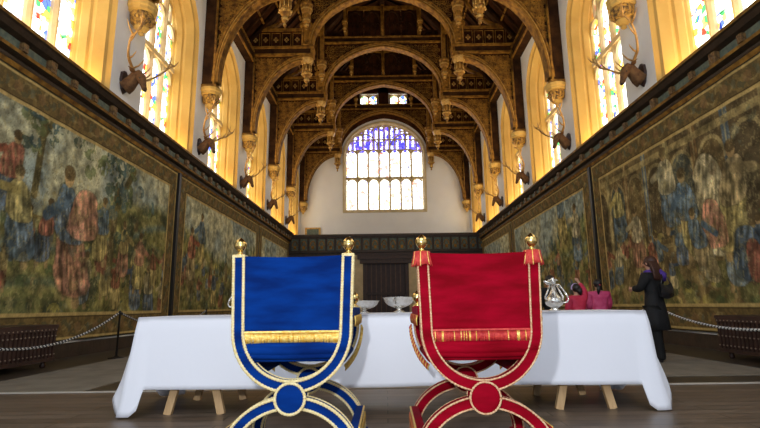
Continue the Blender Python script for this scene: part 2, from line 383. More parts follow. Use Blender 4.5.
R = [[(-EX+i, d, EB)] + [(x,d,z) for x,z in archpts(EX-i, ES, EA-i, 30)] + [(EX-i, d, EB)] for d, i in rings]
for a in range(len(R)-1): b.strip(R[a], R[a+1], (0,0.01,0))
b.box((-EX-0.15,-0.1,EB-0.16),(EX+0.15,0.3,EB+0.04)); b.build('surround', 'pale_stone', r)
b = MB(); P = [(-EX+.1, EB)]+archpts(EX-0.08, ES, EA-0.08, 30)+[(EX-.1,EB)]
for i in range(len(P)-1):
    a, c = P[i], P[i+1]
    if abs(a[0]-c[0]) > 1e-6: b.add([(a[0],0.3,EB),(c[0],0.3,EB),(c[0],0.3,c[1]),(a[0],0.3,a[1])], [(0,1,2,3)])
b.build('leaded_glass', 'end_glass', r)
b = MB(); n7 = 7; lw = 2*(EX-0.1)/n7
etop = lambda x: ES+(EA-0.1-ES)*tudor(x/(EX-0.1))
for i in range(1, n7):
    x = -(EX-0.1)+i*lw; b.add(*_mull(x, 0.07, 0.12, 0.29, EB, etop(x) if i in (3,4) else 12.2))
b.box((-EX+0.1,0.12,9.95),(EX-0.1,0.29,10.1))
for i in range(n7):
    x0 = -(EX-0.1)+i*lw+0.05; x1 = x0+lw-0.1; xm = (x0+x1)/2
    lighthead(b, x0, x1, 9.97, 0.38, 0.18, 0.1); zt = min(12.2, etop(x0)-0.1, etop(x1)-0.1); lighthead(b, x0, x1, zt, 0.45, 0.18, 0.1)
    b.add(*_mull(xm, 0.045, 0.16, 0.28, zt, etop(xm)))
    for q0, q1 in ((x0-0.04, xm-0.03), (xm+0.03, x1+0.04)):
        for zz in (13.0, min(etop(q0), etop(q1))-0.03):
            if zt+0.35 < zz <= min(etop(q0), etop(q1)): lighthead(b, q0, q1, zz, 0.26, 0.18, 0.1)
for s in (-1, 1):                                        # sub-arches over each group of three lights
    b.sweep([(x,0.24,z) for x,z in archpts(1.17,12.1,13.45,20,s*1.56)], (0,1,0), 0.08, 0.1)
b.build('tracery', 'pale_stone', r)
for sx in (-1.12, 1.12):
    r = thing('window_%d' % wn, None, None, (sx,Y1,0), kind='structure'); wn += 1
    b = MB(); b.add([(-0.66,0.3,15.3),(0.66,0.3,15.3),(0.66,0.3,16.5),(-0.66,0.3,16.5)], [(0,1,2,3)]); b.build('leaded_glass', 'side_glass', r)
    b = MB(); b.add(*_mull(0,0.05,0.1,0.29,15.3,16.5))
    for q in (-1,1): b.box((q*0.66-0.06,0.05,15.3),(q*0.66+0.06,0.29,16.5)); 
    b.box((-0.7,0.05,15.22),(0.7,0.29,15.36))
    for q0,q1 in ((-0.6,-0.05),(0.05,0.6)): lighthead(b,q0,q1,16.48,0.3,0.18,0.1)
    b.build('tracery', 'pale_stone', r)
# dark panelling on the gable above the great window
b = MB(); P = archpts(EX+0.3, ES, EA+0.35, 30)
PB = [(-6.1, 11.4)] ; F = Y1-0.12
b.strip([(x,F,z) for x,z in P], [(x,F,15.25) for x,z in P], (0,0.1,0))
for s in (-1,1):
    for k in range(8):
        x0 = s*(EX+0.3+k*0.36); x1 = s*(EX+0.3+(k+1)*0.36); f = lambda x: 15.6-(abs(x)-3.1)*0.95
        lo0 = 11.6+ (0.3 if k < 6 else 0); xa, xb = sorted((x0,x1)); b.box((xa,F,lo0),(xb,F+0.1,max(15.25 if abs(xa)<3.6 else 13.9-0.4*k+0.8, lo0+0.3)))
for x0,x1 in ((-3.2,-1.78),(-0.36,0.36),(1.78,3.2)): b.box((x0,F,15.25),(x1,F+0.1,18.0))
b.box((-1.78,F,16.55),(1.78,F+0.1,18.0))
tag(b.build('trim_2', 'roof_board'), 'dark timber boarding on the gable', kind='structure')

# lower screen at the far end
b = MB(); b.box((-HW,YS,0),(-1.75,YS+0.3,5.2)); b.box((1.75,YS,0),(HW,YS+0.3,5.2)); b.box((-1.75,YS,3.85),(1.75,YS+0.3,5.2))
b.box((-1.75,YS+0.25,0),(1.75,YS+0.3,3.85), 0)
tag(b.build('wall_screen', 'dark_moulding'), 'dark timber screen across the far end', kind='structure')
b = MB(); b.box((-HW,YS-0.22,5.18),(HW,YS+0.3,5.32),0); b.box((-HW,YS-0.12,5.08),(HW,YS,5.18),0); b.box((-HW,YS-0.14,4.18),(HW,YS,4.32),0)
for i in range(22):
    x = -5.9+i*0.56; b.box((x,YS-0.05,4.34),(x+0.42,YS,5.06),1); b.box((x+0.45,YS-0.10,4.32),(x+0.51,YS,5.08),0)
    b.sweep([(p,YS-0.07,q) for p,q in archpts(0.16,4.6,4.92,10,x+0.21)], (0,1,0), 0.05, 0.04, 2); b.box((x+0.13,YS-0.08,4.42),(x+0.29,YS-0.04,4.62),2)
tag(b.build('trim_3', ['dark_moulding','blue_green_panel','gilt_oak']), 'frieze of small gilded arches along the screen top', kind='structure')
for k, s in enumerate((-1, 1)):
    b = MB(); x0, x1 = sorted((s*1.42, s*2.15)); b.box((x0,YS-0.25,0),(x1,YS+0.0,3.95)); b.box((x0-.05,YS-0.3,0),(x1+.05,YS,0.35)); b.box((x0-.05,YS-0.3,3.8),(x1+.05,YS,3.98))
    tag(b.build('trim_%d' % (4+k), 'pale_stone'), 'pale stone pier beside the screen doorway', kind='structure')
r = thing('door_1', None, None, (0,YS,0), kind='structure')
b = MB(); b.box((-1.75,-0.42,3.72),(1.75,0.0,3.98)); b.box((-1.6,-0.35,3.45),(1.6,0.0,3.72)); b.box((-1.45,-0.2,0),(-1.2,0.1,3.5)); b.box((1.2,-0.2,0),(1.45,0.1,3.5)); b.box((-1.2,-0.15,1.55),(1.2,-0.02,1.68))
b.box((-1.85,-0.46,3.98),(1.85,0.0,4.08)); b.build('door_frame', 'dark_door_oak', r)
b = MB()
for i in range(8):
    x = -1.2+i*0.3; b.box((x+0.03,-0.0,0),(x+0.27,0.05,3.46)); b.box((x-0.03,-0.12,0),(x+0.03,0.05,3.46),1)
b.build('door_panel', ['bench_wood','gilt_dark'], r)
r = thing('framed_picture', 'small dark framed picture at the left of the end wall above the screen', 'picture', (-5.15, Y1-0.02, 5.9))
b = MB(); b.box((-0.55,-0.08,-0.5),(0.55,0,0.5)); b.build('picture_frame', 'gilding', r)
b = MB(); b.box((-0.42,-0.10,-0.38),(0.42,-0.081,0.38)); b.build('canvas', 'blue_green_panel', r)

# cornice along both side walls
for k, s in enumerate((-1,1)):
    X = lambda d: s*(HW-d)
    b = MB()
    prof = [(0,4.86),(0.06,4.86),(0.10,4.93),(0.08,4.97),(0.08,5.02),(0.20,5.05),(0.22,5.10),(0.13,5.12),(0.13,5.30),(0.24,5.34),(0.30,5.42),(0.34,5.44),(0.34,5.50),(0.26,5.52),(0,5.56)]
    mi = [0,1,0,0,0,2,0,3,0,0,0,2,0,0]
    prof = [(d, 0.87+(z-0.87)*0.982) for d, z in prof]
    for i in range(len(prof)-1):
        (d0,z0),(d1,z1) = prof[i],prof[i+1]
        b.add([(X(d0),Y0,z0),(X(d1),Y0,z1),(X(d1),YS,z1),(X(d0),YS,z0)], [(0,1,2,3)], mi[i])
    o = tag(b.build('trim_%d' % (6+k), ['dark_moulding','gilt_oak','gilt_oak','blue_green_panel']), 'dark moulded cornice with gilded bosses above the %s tapestries' % ('left' if s<0 else 'right'), kind='structure')
    y = 6.2; i = 0
    bm0 = None
    while y < YS-0.2:
        if bm0 is None:
            q = MB(); q.box((-0.05,-0.07,-0.09),(0.05,0.07,0.09),0); q.ball((0,0,0),0.075,0,8,(1,1,1))
            bm0 = q.build('boss', ['boss_oak','gilding'], o); e = bm0
        else:
            e = bm0.copy(); COL.objects.link(e)
        e.location = (X(0.17), y, 5.13); e.scale = (0.8,)*3 if i%3 else (1.15,)*3
        y += 0.68; i += 1

# roof covering
SL = [(6.3,11.9),(6.0,12.5),(3.35,15.35),(1.9,16.9),(0,17.7)]
b = MB()
for s in (-1,1):
    for i in range(4):
        (x0,z0),(x1,z1) = SL[i],SL[i+1]
        b.strip([(s*x0,Y0,z0),(s*x0,Y1+0.8,z0)], [(s*x1,Y0,z1),(s*x1,Y1+0.8,z1)], (0,0,0.15))
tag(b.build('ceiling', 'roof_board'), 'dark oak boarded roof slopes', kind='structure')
b = MB(); g = MB()
for s in (-1,1):
    b.box((min(s*5.75,s*6.12),9,11.45),(max(s*5.75,s*6.12),Y1,11.9)); g.box((min(s*5.70,s*5.76),9,11.42),(max(s*5.70,s*5.76),Y1,11.50)); g.box((min(s*5.70,s*5.76),9,11.85),(max(s*5.70,s*5.76),Y1,11.93))
    for (x,z) in ((3.35,15.2),(1.9,16.75)): b.box((s*x-0.14,10,z-0.18),(s*x+0.14,Y1,z+0.14)); g.box((s*x-0.16,10,z-0.22),(s*x+0.16,Y1,z-0.17))
b.box((-0.14,10,17.35),(0.14,Y1,17.7))
y = 10.3
while y < 36:
    for s in (-1,1):
        for i in (1,2,3):
            (x0,z0),(x1,z1) = SL[i],SL[i+1]
            b.sweep([(s*x0,y,z0-0.06),(s*x1,y,z1-0.06)], (0,1,0), 0.12, 0.10)
    y += 0.6
for s in (-1,1):
    for t in (0.25,0.5,0.75):
        x = 6.0+(3.35-6.0)*t; z = 12.5+(15.35-12.5)*t; g.sweep([(s*x,10,z-0.08),(s*x,Y1,z-0.08)], (0.7*s,0,0.7), 0.08,0.08)
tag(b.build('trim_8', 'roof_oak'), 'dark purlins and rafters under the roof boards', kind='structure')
tag(g.build('trim_9', 'gilt_oak'), 'gilded beads along the roof timbers', kind='structure')

# ================================================================== ROOF TRUSSES
def tracery_rings(b, inside, x0, x1, z0, z1, y, step, mi, rnd, t=0.035):
    z = z0
    row = 0
    while z < z1:
        x = x0+(step/2 if row%2 else 0)
        while x < x1:
            r = step*0.46
            if inside(x, z, r): b.ring((x,y,z), r*0.9, t, 'y', 8, mi); b.box((x-t*.6,y-t*.6,z-r*.8),(x+t*.6,y+t*.6,z+r*.8),mi) if rnd.random()<.5 else b.box((x-r*.8,y-t*.6,z-t*.6),(x+r*.8,y+t*.6,z+t*.6),mi)
            x += step
        z += step*0.87; row += 1
def pendant_prof(h, r):
    return [(0.01,0),(r*0.22,h*0.03),(r*0.12,h*0.10),(r*0.35,h*0.16),(r*0.42,h*0.22),(r*0.30,h*0.27),(r*0.62,h*0.36),(r*0.66,h*0.44),(r*0.50,h*0.48),(r*0.60,h*0.52),(r*0.60,h*0.70),(r*0.78,h*0.74),(r*0.95,h*0.84),(r*1.0,h*0.90),(r*1.0,h)]
def make_truss():
    root = thing('roof_truss', 'x', 'roof truss', group='hammerbeam roof trusses'); rnd = random.Random(4)
    for s in (-1,1):
        q = MB()   # stone corbel
        q.lathe([(0.02,7.48),(0.07,7.52),(0.05,7.58),(0.12,7.62),(0.18,7.68),(0.17,7.71),(0.26,7.80),(0.29,7.97),(0.27,8.02),(0.33,8.05),(0.33,8.12),(0.36,8.15),(0.36,8.24)], (s*5.84,0,0), 12, phase=PI/12, smooth=False, mfun=lambda i: 1 if 5 <= i <= 7 else 0)
        for a in range(7):
            an = PI/2+(a-3)*0.5; q.ball((s*5.84-s*math.sin(an)*0.26, -math.cos(an)*0.26, 7.88), 0.06, 1, 8)
        q.build('corbel', ['cream_stone','carved_corbel'], root)
        q = MB(); x0,x1 = sorted((s*5.70,s*6.1)); q.box((x0,-0.2,8.24),(x1,0.2,12.0)); 
        for yy in (-0.2,0.2): q.tube([(s*5.70,yy,8.24),(s*5.70,yy,11.8)],0.045,6,1)
        q.box((min(s*5.6,s*6.1),-0.24,8.24),(max(s*5.6,s*6.1),0.24,8.36),1)
        q.build('wall_post', ['roof_oak','gilt_oak'], root)
        C = [(s*(3.25+2.42*math.cos(t)), 0, 8.45+3.15*math.sin(t)) for t in [PI/2*k/18 for k in range(19)]]
        q = MB(); q.sweep(C,(0,1,0),0.22,0.34,1); q.sweep(C,(0,1,0),0.07,0.44,1,off=0.07); q.sweep(C,(0,1,0),0.05,0.42,1,off=-0.085); q.sweep(C,(0,1,0),0.03,0.38,2,off=0.0)
        q.build('curved_brace', ['roof_oak','gilt_oak','gilding'], root)
        q = MB(); x0,x1 = sorted((s*3.0,s*6.1)); q.box((x0,-0.19,11.72),(x1,0.19,12.04),0); q.box((x0,-0.24,11.70),(x1,0.24,11.77),1); q.box((x0-.03,-0.25,11.99),(x1+.03,0.25,12.08),1)
        q.box((min(s*2.96,s*3.1),-0.22,11.68),(max(s*2.96,s*3.1),0.22,12.1),1)
        q.build('hammerbeam', ['roof_oak','gilt_oak'], root)
        q = MB(); A = [p for p in C if p[2] < 11.5]; q.strip([(p[0]+s*0.05,-0.05,p[2]) for p in A],[(s*5.72,-0.05,p[2]) if abs(p[0])>5.6 else (p[0]+s*0.05,-0.05,11.72) for p in A],(0,0.1,0),0)
        ins = lambda x,z,r: z+r < 11.72 and abs(x)+r < 5.74 and abs(x) > 3.6 and ((abs(x)-3.25-r)/2.47)**2 + ((z-8.45-r)/3.2)**2 > 0 and ((max(abs(x)-r*0.7-3.25,0))/2.47)**2+((z-r*0.7-8.45)/3.2)**2 > 1.0
        for st, tt in ((0.30,0.045),(0.17,0.028)): tracery_rings(q, lambda x,z,r: ins(x,z,r), *(sorted((s*3.5,s*5.75))), 8.6, 11.75, -0.07, st, 1, rnd, tt)
        q.build('spandrel_tracery', ['roof_board','gilt_oak'], root)
        q = MB(); q.lathe([(a,z+10.42) for a,z in pendant_prof(1.3,0.30)], (s*3.28,0,0), 8, smooth=False, phase=PI/8, mfun=lambda i: 1 if i in (1,3,4,6,7,10,11,12) else 0)
        for a in range(8):
            an = 2*PI*a/8; q.ball((s*3.28+0.2*math.cos(an),0.2*math.sin(an),10.95),0.055,1,6); q.tube([(s*3.28+0.19*math.cos(an),0.19*math.sin(an),11.05),(s*3.28+0.19*math.cos(an),0.19*math.sin(an),11.35)],0.022,5,1)
        q.build('pendant', ['gilt_oak','gilding'], root)
        q = MB(); q.box((s*3.3-0.17,-0.17,12.08),(s*3.3+0.17,0.17,15.2),0)
        for dx in (-0.17,0,0.17): q.tube([(s*3.3+dx,-0.18,12.1),(s*3.3+dx,-0.18,15.1)],0.035,6,1)
        q.lathe([(0.2,12.08),(0.28,12.15),(0.22,12.3),(0.26,12.9),(0.34,13.0),(0.34,13.1),(0.2,13.15)],(s*3.3,0,0),8,1,False,phase=PI/8)
        q.build('hammer_post', ['roof_oak','gilt_oak'], root)
        q = MB(); x0,x1 = sorted((s*3.45,s*6.0)); q.box((x0,-0.06,12.08),(x1,0.06,12.85),0); q.box((x0,-0.12,12.80),(x1,0.12,12.92),1)
        for i in range(5):
            xx = s*(3.72+i*0.5)
            if abs(xx)>5.9: continue
            q.sweep([(xx-0.2,-0.08,12.16),(xx+0.2,-0.08,12.16),(xx+0.2,-0.08,12.72),(xx-0.2,-0.08,12.72)],(0,1,0),0.035,0.05,1,closed=True)
            for k in range(4): q.ball((xx+0.07*math.cos(k*PI/2),-0.08,12.44+0.07*math.sin(k*PI/2)),0.05,2,6,(1,.5,1))
        q.build('panelled_frieze', ['roof_board','gilt_oak','gilding'], root)
        q = MB(); q.sweep([(s*6.0,0,12.4),(s*3.3,0,15.2),(s*1.9,0,16.7),(0,0,17.4)],(0,1,0),0.28,0.3,0)
        C2 = [(s*(5.7-2.2*math.sin(t)),0,12.9+2.0*(1-math.cos(t))) for t in [PI/2*k/10 for k in range(11)]]
        q.sweep(C2,(0,1,0),0.12,0.16,1); q.build('principal_rafter', ['roof_oak','gilt_oak'], root)
    A = [(x,0,z) for x,z in archpts(3.12,12.15,14.5,36)]
    q = MB(); q.sweep(A,(0,1,0),0.24,0.36,1); q.sweep(A,(0,1,0),0.08,0.46,1,off=0.08); q.sweep(A,(0,1,0),0.05,0.44,1,off=-0.09); q.sweep(A,(0,1,0),0.03,0.40,2)
    q.build('main_arch', ['roof_oak','gilt_oak','gilding'], root)
    q = MB(); B = [p for p in A]; q.strip([(p[0],-0.04,p[2]+0.05) for p in B],[(p[0],-0.04,14.66) for p in B],(0,0.08,0),0)
    ins2 = lambda x,z,r: z+r<14.64 and abs(x)+r<3.12 and z-r*0.8 > 12.15+2.4*tudor(max(0,abs(x)-r*0.8)/3.15)
    tracery_rings(q, ins2, -3.1, 3.1, 12.5, 14.66, -0.06, 0.22, 1, rnd, 0.026)
    q.build('arch_tracery', ['roof_board','gilt_oak'], root)
    q = MB(); q.box((-3.3,-0.17,14.62),(3.3,0.17,14.90),0); q.box((-3.3,-0.21,14.60),(3.3,0.21,14.66),1); q.box((-3.3,-0.20,14.86),(3.3,0.20,14.94),1); q.build('collar_beam', ['roof_oak','gilt_oak'], root)
    q = MB()
    for x0,x1 in ((-3.0,-2.0),(-1.9,-1.03),(-0.97,-0.1),(0.1,0.97),(1.03,1.9),(2.0,3.0)):
        zt = 16.35 if abs(x0+x1) < 4 else 15.3
        q.box((x0,0.0,14.9),(x1,0.05,zt),0)
        c = (x0+x1)/2; q.sweep([(x,-0.04,z) for x,z in archpts((x1-x0)/2-0.05,zt-0.6,zt-0.05,14,c)],(0,1,0),0.09,0.12,1)
        k = max(2, round((x1-x0)/0.26))
        for i in range(1,k):
            x = x0+(x1-x0)*i/k; q.box((x-0.025,-0.05,14.94),(x+0.025,0.0,zt-0.6+0.5*tudor((x-c)/((x1-x0)/2))),1)
        for i in range(k):
            xm = x0+(x1-x0)*(i+.5)/k; q.sweep([(x,-0.03,z) for x,z in archpts(0.1,15.5 if zt>16 else 15.0,15.68 if zt>16 else 15.15,6,xm)],(0,1,0),0.03,0.05,1)
    for x in (-1.95,0,1.95): q.box((x-0.09,-0.14,14.9),(x+0.09,0.14,16.6),2); q.tube([(x,-0.15,14.9),(x,-0.15,16.5)],0.04,6,2)
    q.box((-1.95,-0.1,16.35),(1.95,0.1,16.55),2)
    q.build('collar_screen', ['roof_board','roof_oak','gilt_oak'], root)
    return root
T0 = make_truss()
for ch in [c for c in COL.objects if c.parent == T0 or c.name in ('ceiling','trim_8','trim_9')]: settle_obj(ch)
TY = [11.0+4.8*i for i in range(5)]+[34.85]
desc = ['nearest the camera, only its corbels and braces in view','second from the camera, its braces cut by the photo top','third from the camera, its centre arch at the photo top','fourth from the camera, framed inside the third arch','fifth from the camera, just before the small gable windows','against the end wall, framing the great window']
for i, y in enumerate(TY):
    t = T0 if i == 0 else copy_tree(T0)
    t.location = (0,y,0); t['label'] = 'dark carved hammerbeam roof truss ' + desc[i]
    if i == 5:
        for ch in [c for c in COL.objects if c.parent == t and c.name.startswith(('collar_screen',))]: bpy.data.objects.remove(ch)
# pendants hung mid bay
def mid_pendant(big):
    q = MB()
    if big:
        q.lathe([(a,z) for a,z in pendant_prof(1.0,0.24)], (0,0,0), 8, smooth=False, phase=PI/8, mfun=lambda i: 1 if i in (3,6,12) else 0); q.box((-0.09,-0.09,1.0),(0.09,0.09,4.2),0)
        q.lathe([(0.2,1.0),(0.26,1.06),(0.26,1.14),(0.12,1.2)],(0,0,0),8,0,False)
    else:
        q.lathe([(a,z) for a,z in pendant_prof(0.75,0.15)], (0,0,0), 8, smooth=False, phase=PI/8, mfun=lambda i: 1 if i in (3,6,12) else 0); q.box((-0.05,-0.05,0.75),(0.05,0.05,3.25),0)
    return q.build('hanging_pendant', ['gilt_oak','gilding'])
pb, ps = mid_pendant(True), mid_pendant(False); ub = us = False
ordw = ['first','second','third','fourth','fifth']
for i in range(5):
    y = TY[i]+2.4 if i < 4 else 32.6
    for s in (-1,1):
        side = 'left' if s<0 else 'right'
        o = pb if not ub else pb.copy(); 
        if ub: COL.objects.link(o)
        ub = True; o.location = (s*3.05,y,11.75); tag(o, 'large carved pendant, %s side, in the %s roof bay from the camera' % (side, ordw[i]), 'pendant', 'large roof pendants between the trusses')
        o = ps if not us else ps.copy()
        if us: COL.objects.link(o)
        us = True; o.location = (s*1.92,y,14.35); tag(o, 'small thin pendant, %s of centre, in the %s roof bay from the camera' % (side, ordw[i]), 'pendant', 'small roof pendants between the trusses')

# ================================================================== STAG HEADS
def stag(seed, far, label, loc, rz):
    """local +y points into the hall"""
    R = random.Random(seed)
    root = thing('mounted_stag_head', label, 'stag head', loc, rz, 'stag heads on the wall piers')
    q = MB(); pl = [(0,0.0,0.30),(0.16,0,0.2),(0.19,0,0.0),(0.12,0,-0.2),(0,0,-0.30),(-0.12,0,-0.2),(-0.19,0,0.0),(-0.16,0,0.2)]
    q.add([(x,0,z) for x,_,z in pl]+[(x*.9,0.05,z*.9) for x,_,z in pl], [(i,(i+1)%8,8+(i+1)%8,8+i) for i in range(8)]+[tuple(range(8,16))]); q.build('plaque', 'bench_wood', root)
    q = MB(); q.tube([(0,0.03,-0.12),(0,0.12,-0.06),(0,0.21,0.05),(0,0.28,0.15),(0,0.34,0.19),(0,0.39,0.13),(0,0.44,0.02),(0,0.48,-0.10),(0,0.505,-0.18),(0,0.51,-0.215)], [0.19,0.17,0.14,0.13,0.12,0.115,0.09,0.064,0.06,0.045], 12)
    q.build('head', 'stag_fur', root)
    q = MB(); q.ball((0,0.515,-0.20),0.050,0,8,(1,.8,.8)); q.build('muzzle', 'stag_dark', root)
    for s in (-1,1): q = MB(); q.ball((s*0.085,0.42,0.07),0.024,0,8); q.build('eye', 'stag_dark', root)
    for s in (-1,1):
        q = MB(); q.grid(lambda u,v: (s*(0.08+0.24*u), 0.26+0.02*math.sin(PI*u)+(v-.5)*0.12*math.sin(PI*min(1,u+.15)), 0.20+0.05*u+0.02*abs(v-.5)),6,4); o = q.build('ear', 'stag_fur', root)
        m = o.modifiers.new('s','SOLIDIFY'); m.thickness = 0.015
    for s in (-1,1):
        f = 1.25 if s == far else 1.0; g = 0.62 if s == far else 1.0
        j = lambda a: a*(0.9+0.2*R.random())
        beam = [(s*0.06,0.27,0.22),(s*0.22,0.24,0.36*g+.02),(s*0.42*f,0.28,j(0.52)*g),(s*0.56*f,0.38*f,j(0.78)*g),(s*0.60*f,0.52*f,j(1.05)*g),(s*0.54*f,0.68*f,j(1.30)*g)]
        q = MB(); 
        # smooth the beam
        def cr(P,n=4):
            P=[Vector(p) for p in P]; out=[]
            for i in range(len(P)-1):
                a=P[max(i-1,0)];b_=P[i];c=P[i+1];d=P[min(i+2,len(P)-1)]
                for k in range(n):
                    t=k/n; out.append(0.5*((2*b_)+(c-a)*t+(2*a-5*b_+4*c-d)*t*t+(3*b_-a-3*c+d)*t**3))
            return out+[P[-1]]
        S = cr(beam); q.tube(S,[0.038-0.023*i/len(S) for i in range(len(S))],7)
        for idx, v, l in ((2,(0.1*s,0.9,0.35),0.30),(6,(0.2*s,0.9,0.5),0.22),(11,(0.3*s,0.8,0.6),0.24),(14,(s*0.9,-0.1,0.6),0.26),(16,(-0.3*s,0.5,0.8),0.30),(18,(s*0.7,0.4,0.6),0.28),(19,(-s*0.1,-.6,0.7),0.2)):
            if idx >= len(S): continue
            p = S[idx]; d = Vector(v).normalized(); l = j(l)
            q.tube([p,p+d*l*0.5+Vector((0,0,0.0)),p+d*l*0.85+Vector((0,0,l*0.2)),p+d*l+Vector((0,0,l*0.38))],[0.024,0.019,0.013,0.004],6)
        q.build('antler', 'antler', root)
    return root
for k in range(5):
    y = 10.9+4.8*k
    for s in (-1,1):
        stag(k*3+s, -1 if s<0 else 1, 'antlered stag head on the %s wall, %s from the camera, on a white pier' % ('left' if s<0 else 'right', ['nearest','second','third','fourth','fifth'][k]), (s*6.1,y,6.1), -PI/2 if s<0 else PI/2)

# ================================================================== TAPESTRIES
def pic(px, py, s):     # wall position (distance along wall, height) of a spot seen on the side wall
    off = abs(384-px); y = 6.05*507/off; hz = 306.5-(px-384)*0.0105; h = (hz-py)*y/507
    return y-0.19*h, CZ+h*0.98
def vnoise(U, Vv, sc, seed):
    rs = np.random.RandomState(seed); G = rs.rand(256,256); x = U*sc+1000; y = Vv*sc+1000
    xi = np.floor(x).astype(int); yi = np.floor(y).astype(int); fx = x-xi; fy = y-yi; fx = fx*fx*(3-2*fx); fy = fy*fy*(3-2*fy)
    g = lambda a,b_: G[a%256,b_%256]
    return (g(xi,yi)*(1-fx)+g(xi+1,yi)*fx)*(1-fy)+(g(xi,yi+1)*(1-fx)+g(xi+1,yi+1)*fx)*fy
def fbm(U,Vv,sc,seed,o=4): return sum(vnoise(U,Vv,sc*2**i,seed+i)*0.5**i for i in range(o))/sum(0.5**i for i in range(o))
def tapestry(s, y0, y1, seed, res, label, scene, edits):
    zb, zt = 0.30, 4.79; L = y1-y0; H = zt-zb
    res *= 0.8; nu = int(L/res); nv = int(H/res); uu = np.linspace(0,L,nu+1); vv = np.linspace(0,H,nv+1)
    U, Vv = np.meshgrid(uu, vv, indexing='ij'); rs = np.random.RandomState(seed)
    C = np.zeros(U.shape+(3,)); c = lambda r,g,b_: np.array([r,g,b_])/255.0
    wob = lambda a,sc,k: a*(fbm(U,Vv,sc,k,3)-0.5)
    def put(mask, col, a=1.0):
        m = (np.clip(mask,0,1)*a)[...,None]; C[:] = C*(1-m)+col*m
    n1 = fbm(U,Vv,0.7,seed); n2 = fbm(U,Vv,3.0,seed+9); n3 = fbm(U,Vv,9,seed+17,2)
    # ground, hills and sky, all woven in faded wool
    ground = c(104,98,52); C[:] = ground
    put((n1-0.45)*5, c(82,82,48)); put((n2-0.52)*7, c(132,122,70),0.8); put((0.42-n2)*9, c(52,58,44),0.8)
    if scene == 'land':
        hz = 2.55+0.55*np.sin(U*0.55+seed)+0.5*(fbm(U,U*0+3,0.5,seed+3)-0.5); sky = np.clip((Vv-hz)*3,0,1)
        put(sky, c(168,164,136)); put(sky*np.clip((n1-0.45)*6,0,1), c(120,134,138),0.8)
        for k in range(5):
            yc = hz-0.15-0.35*k+0.25*np.sin(U*(0.7+0.2*k)+k*2+seed); put(np.exp(-((Vv-yc)/0.10)**2)*(n2>0.42), [c(150,140,86),c(80,100,104),c(120,118,64),c(60,72,62),c(140,128,76)][k],0.7)
        for k in range(26):      # small distant trees
            cu = rs.rand()*L; cvv = np.interp(cu, uu, hz[:,0])+rs.rand()*0.7-0.45; h = 0.22+0.35*rs.rand()
            e = 1-(((U-cu+wob(.12,8,k))/(h*0.35*(1.15-(Vv-cvv)/h*0.6)))**2+((Vv-cvv-h*0.5)/(h*0.55))**2); put(e*3, [c(58,76,80),c(48,58,46),c(78,88,56)][k%3],0.85)
    else:
        put(np.ones_like(U), c(108,88,54)); put((n1-0.45)*6, c(78,62,42))
        for k in range(int(L/0.95)):   # columns and arches of a painted palace
            cu = 0.6+k*0.95; put((np.abs(U-cu)<0.10)*(Vv>1.6), [c(150,132,88),c(70,86,104),c(128,96,60)][k%3],0.8); put((np.abs(U-cu)<0.03)*(Vv>1.6), c(176,160,112),0.6)
            rr = np.sqrt((U-cu-0.47)**2+((Vv-3.1)*0.8)**2); put((rr<0.36)*(Vv>3.1)+(np.abs(U-cu-0.47)<0.36)*(Vv<3.1)*(Vv>1.9), [c(62,50,36),c(88,70,44),c(54,60,60)][k%3],0.8); put((np.abs(rr-0.38)<0.035)*(Vv>3.1), c(160,140,94),0.7)
        put((np.abs(Vv-3.75)<0.07)+(np.abs(Vv-1.75)<0.05), c(146,126,82),0.8); put((Vv<1.3)*(n2>0.5), c(92,92,52),0.7)
    # shrubs and foliage low down
    for k in range(int(L*9)):
        cu = rs.rand()*L; cv = 0.5+rs.rand()**1.6*1.6; r = 0.05+0.13*rs.rand(); e = 1-((U-cu)/r)**2-((Vv-cv)/(r*0.7))**2
        put((e>0)*(n3>0.42), [c(150,136,66),c(66,78,46),c(46,52,36),c(172,154,84)][rs.randint(4)],0.7)
    def robe(cu, cv, w_, h, col, lean=0.0, k=0):
        t = (Vv-cv)/h; x = (U-cu-lean*(Vv-cv)+wob(0.22*w_,4,seed+k)); e = 1-(np.abs(x)/(w_*(0.62-0.30*np.clip(t,-0.5,0.7))))**2.4-(np.abs(t)*1.9)**4
        m = np.clip(e*6,0,1); f = np.clip((vnoise(U*17/w_**.5+Vv*4, Vv*4, 1, seed+k+5)*0.6+fbm(U,Vv,9,seed+k,2)*0.4-0.25)*2,0,1)
        col = np.array(col); m3 = m[...,None]; fold = (col*0.5)[None,None]+(np.minimum(1,col*1.25+0.05)-col*0.5)[None,None]*f[...,None]
        C[:] = C*(1-m3*0.9)+fold*m3*0.9; put(np.clip(1-np.abs(e)*9,0,1)*0.5, c(40,34,24))
    def head(cu, cv, r, col=(0.62,0.50,0.34)):
        e = 1-((U-cu)/(r*.8))**2-((Vv-cv)/r)**2; put(e*5, np.array(col)); e2 = 1-((U-cu)/(r*.95))**2-((Vv-cv-r*.45)/(r*.8))**2; put(e2*5, c(70,54,34),0.85)
    def limb(a, b_, w_, col):
        ax,az = a; bx,bz = b_; dx,dz = bx-ax,bz-az; l2 = dx*dx+dz*dz; t = np.clip(((U-ax)*dx+(Vv-az)*dz)/l2,0,1); d = np.sqrt((U-ax-t*dx)**2+(Vv-az-t*dz)**2); put((1-d/w_)*4, np.array(col))
    pal = [c(96,108,118),c(150,84,66),c(158,138,84),c(70,84,98),c(120,102,60),c(166,150,110),c(64,76,96),c(128,70,52)]
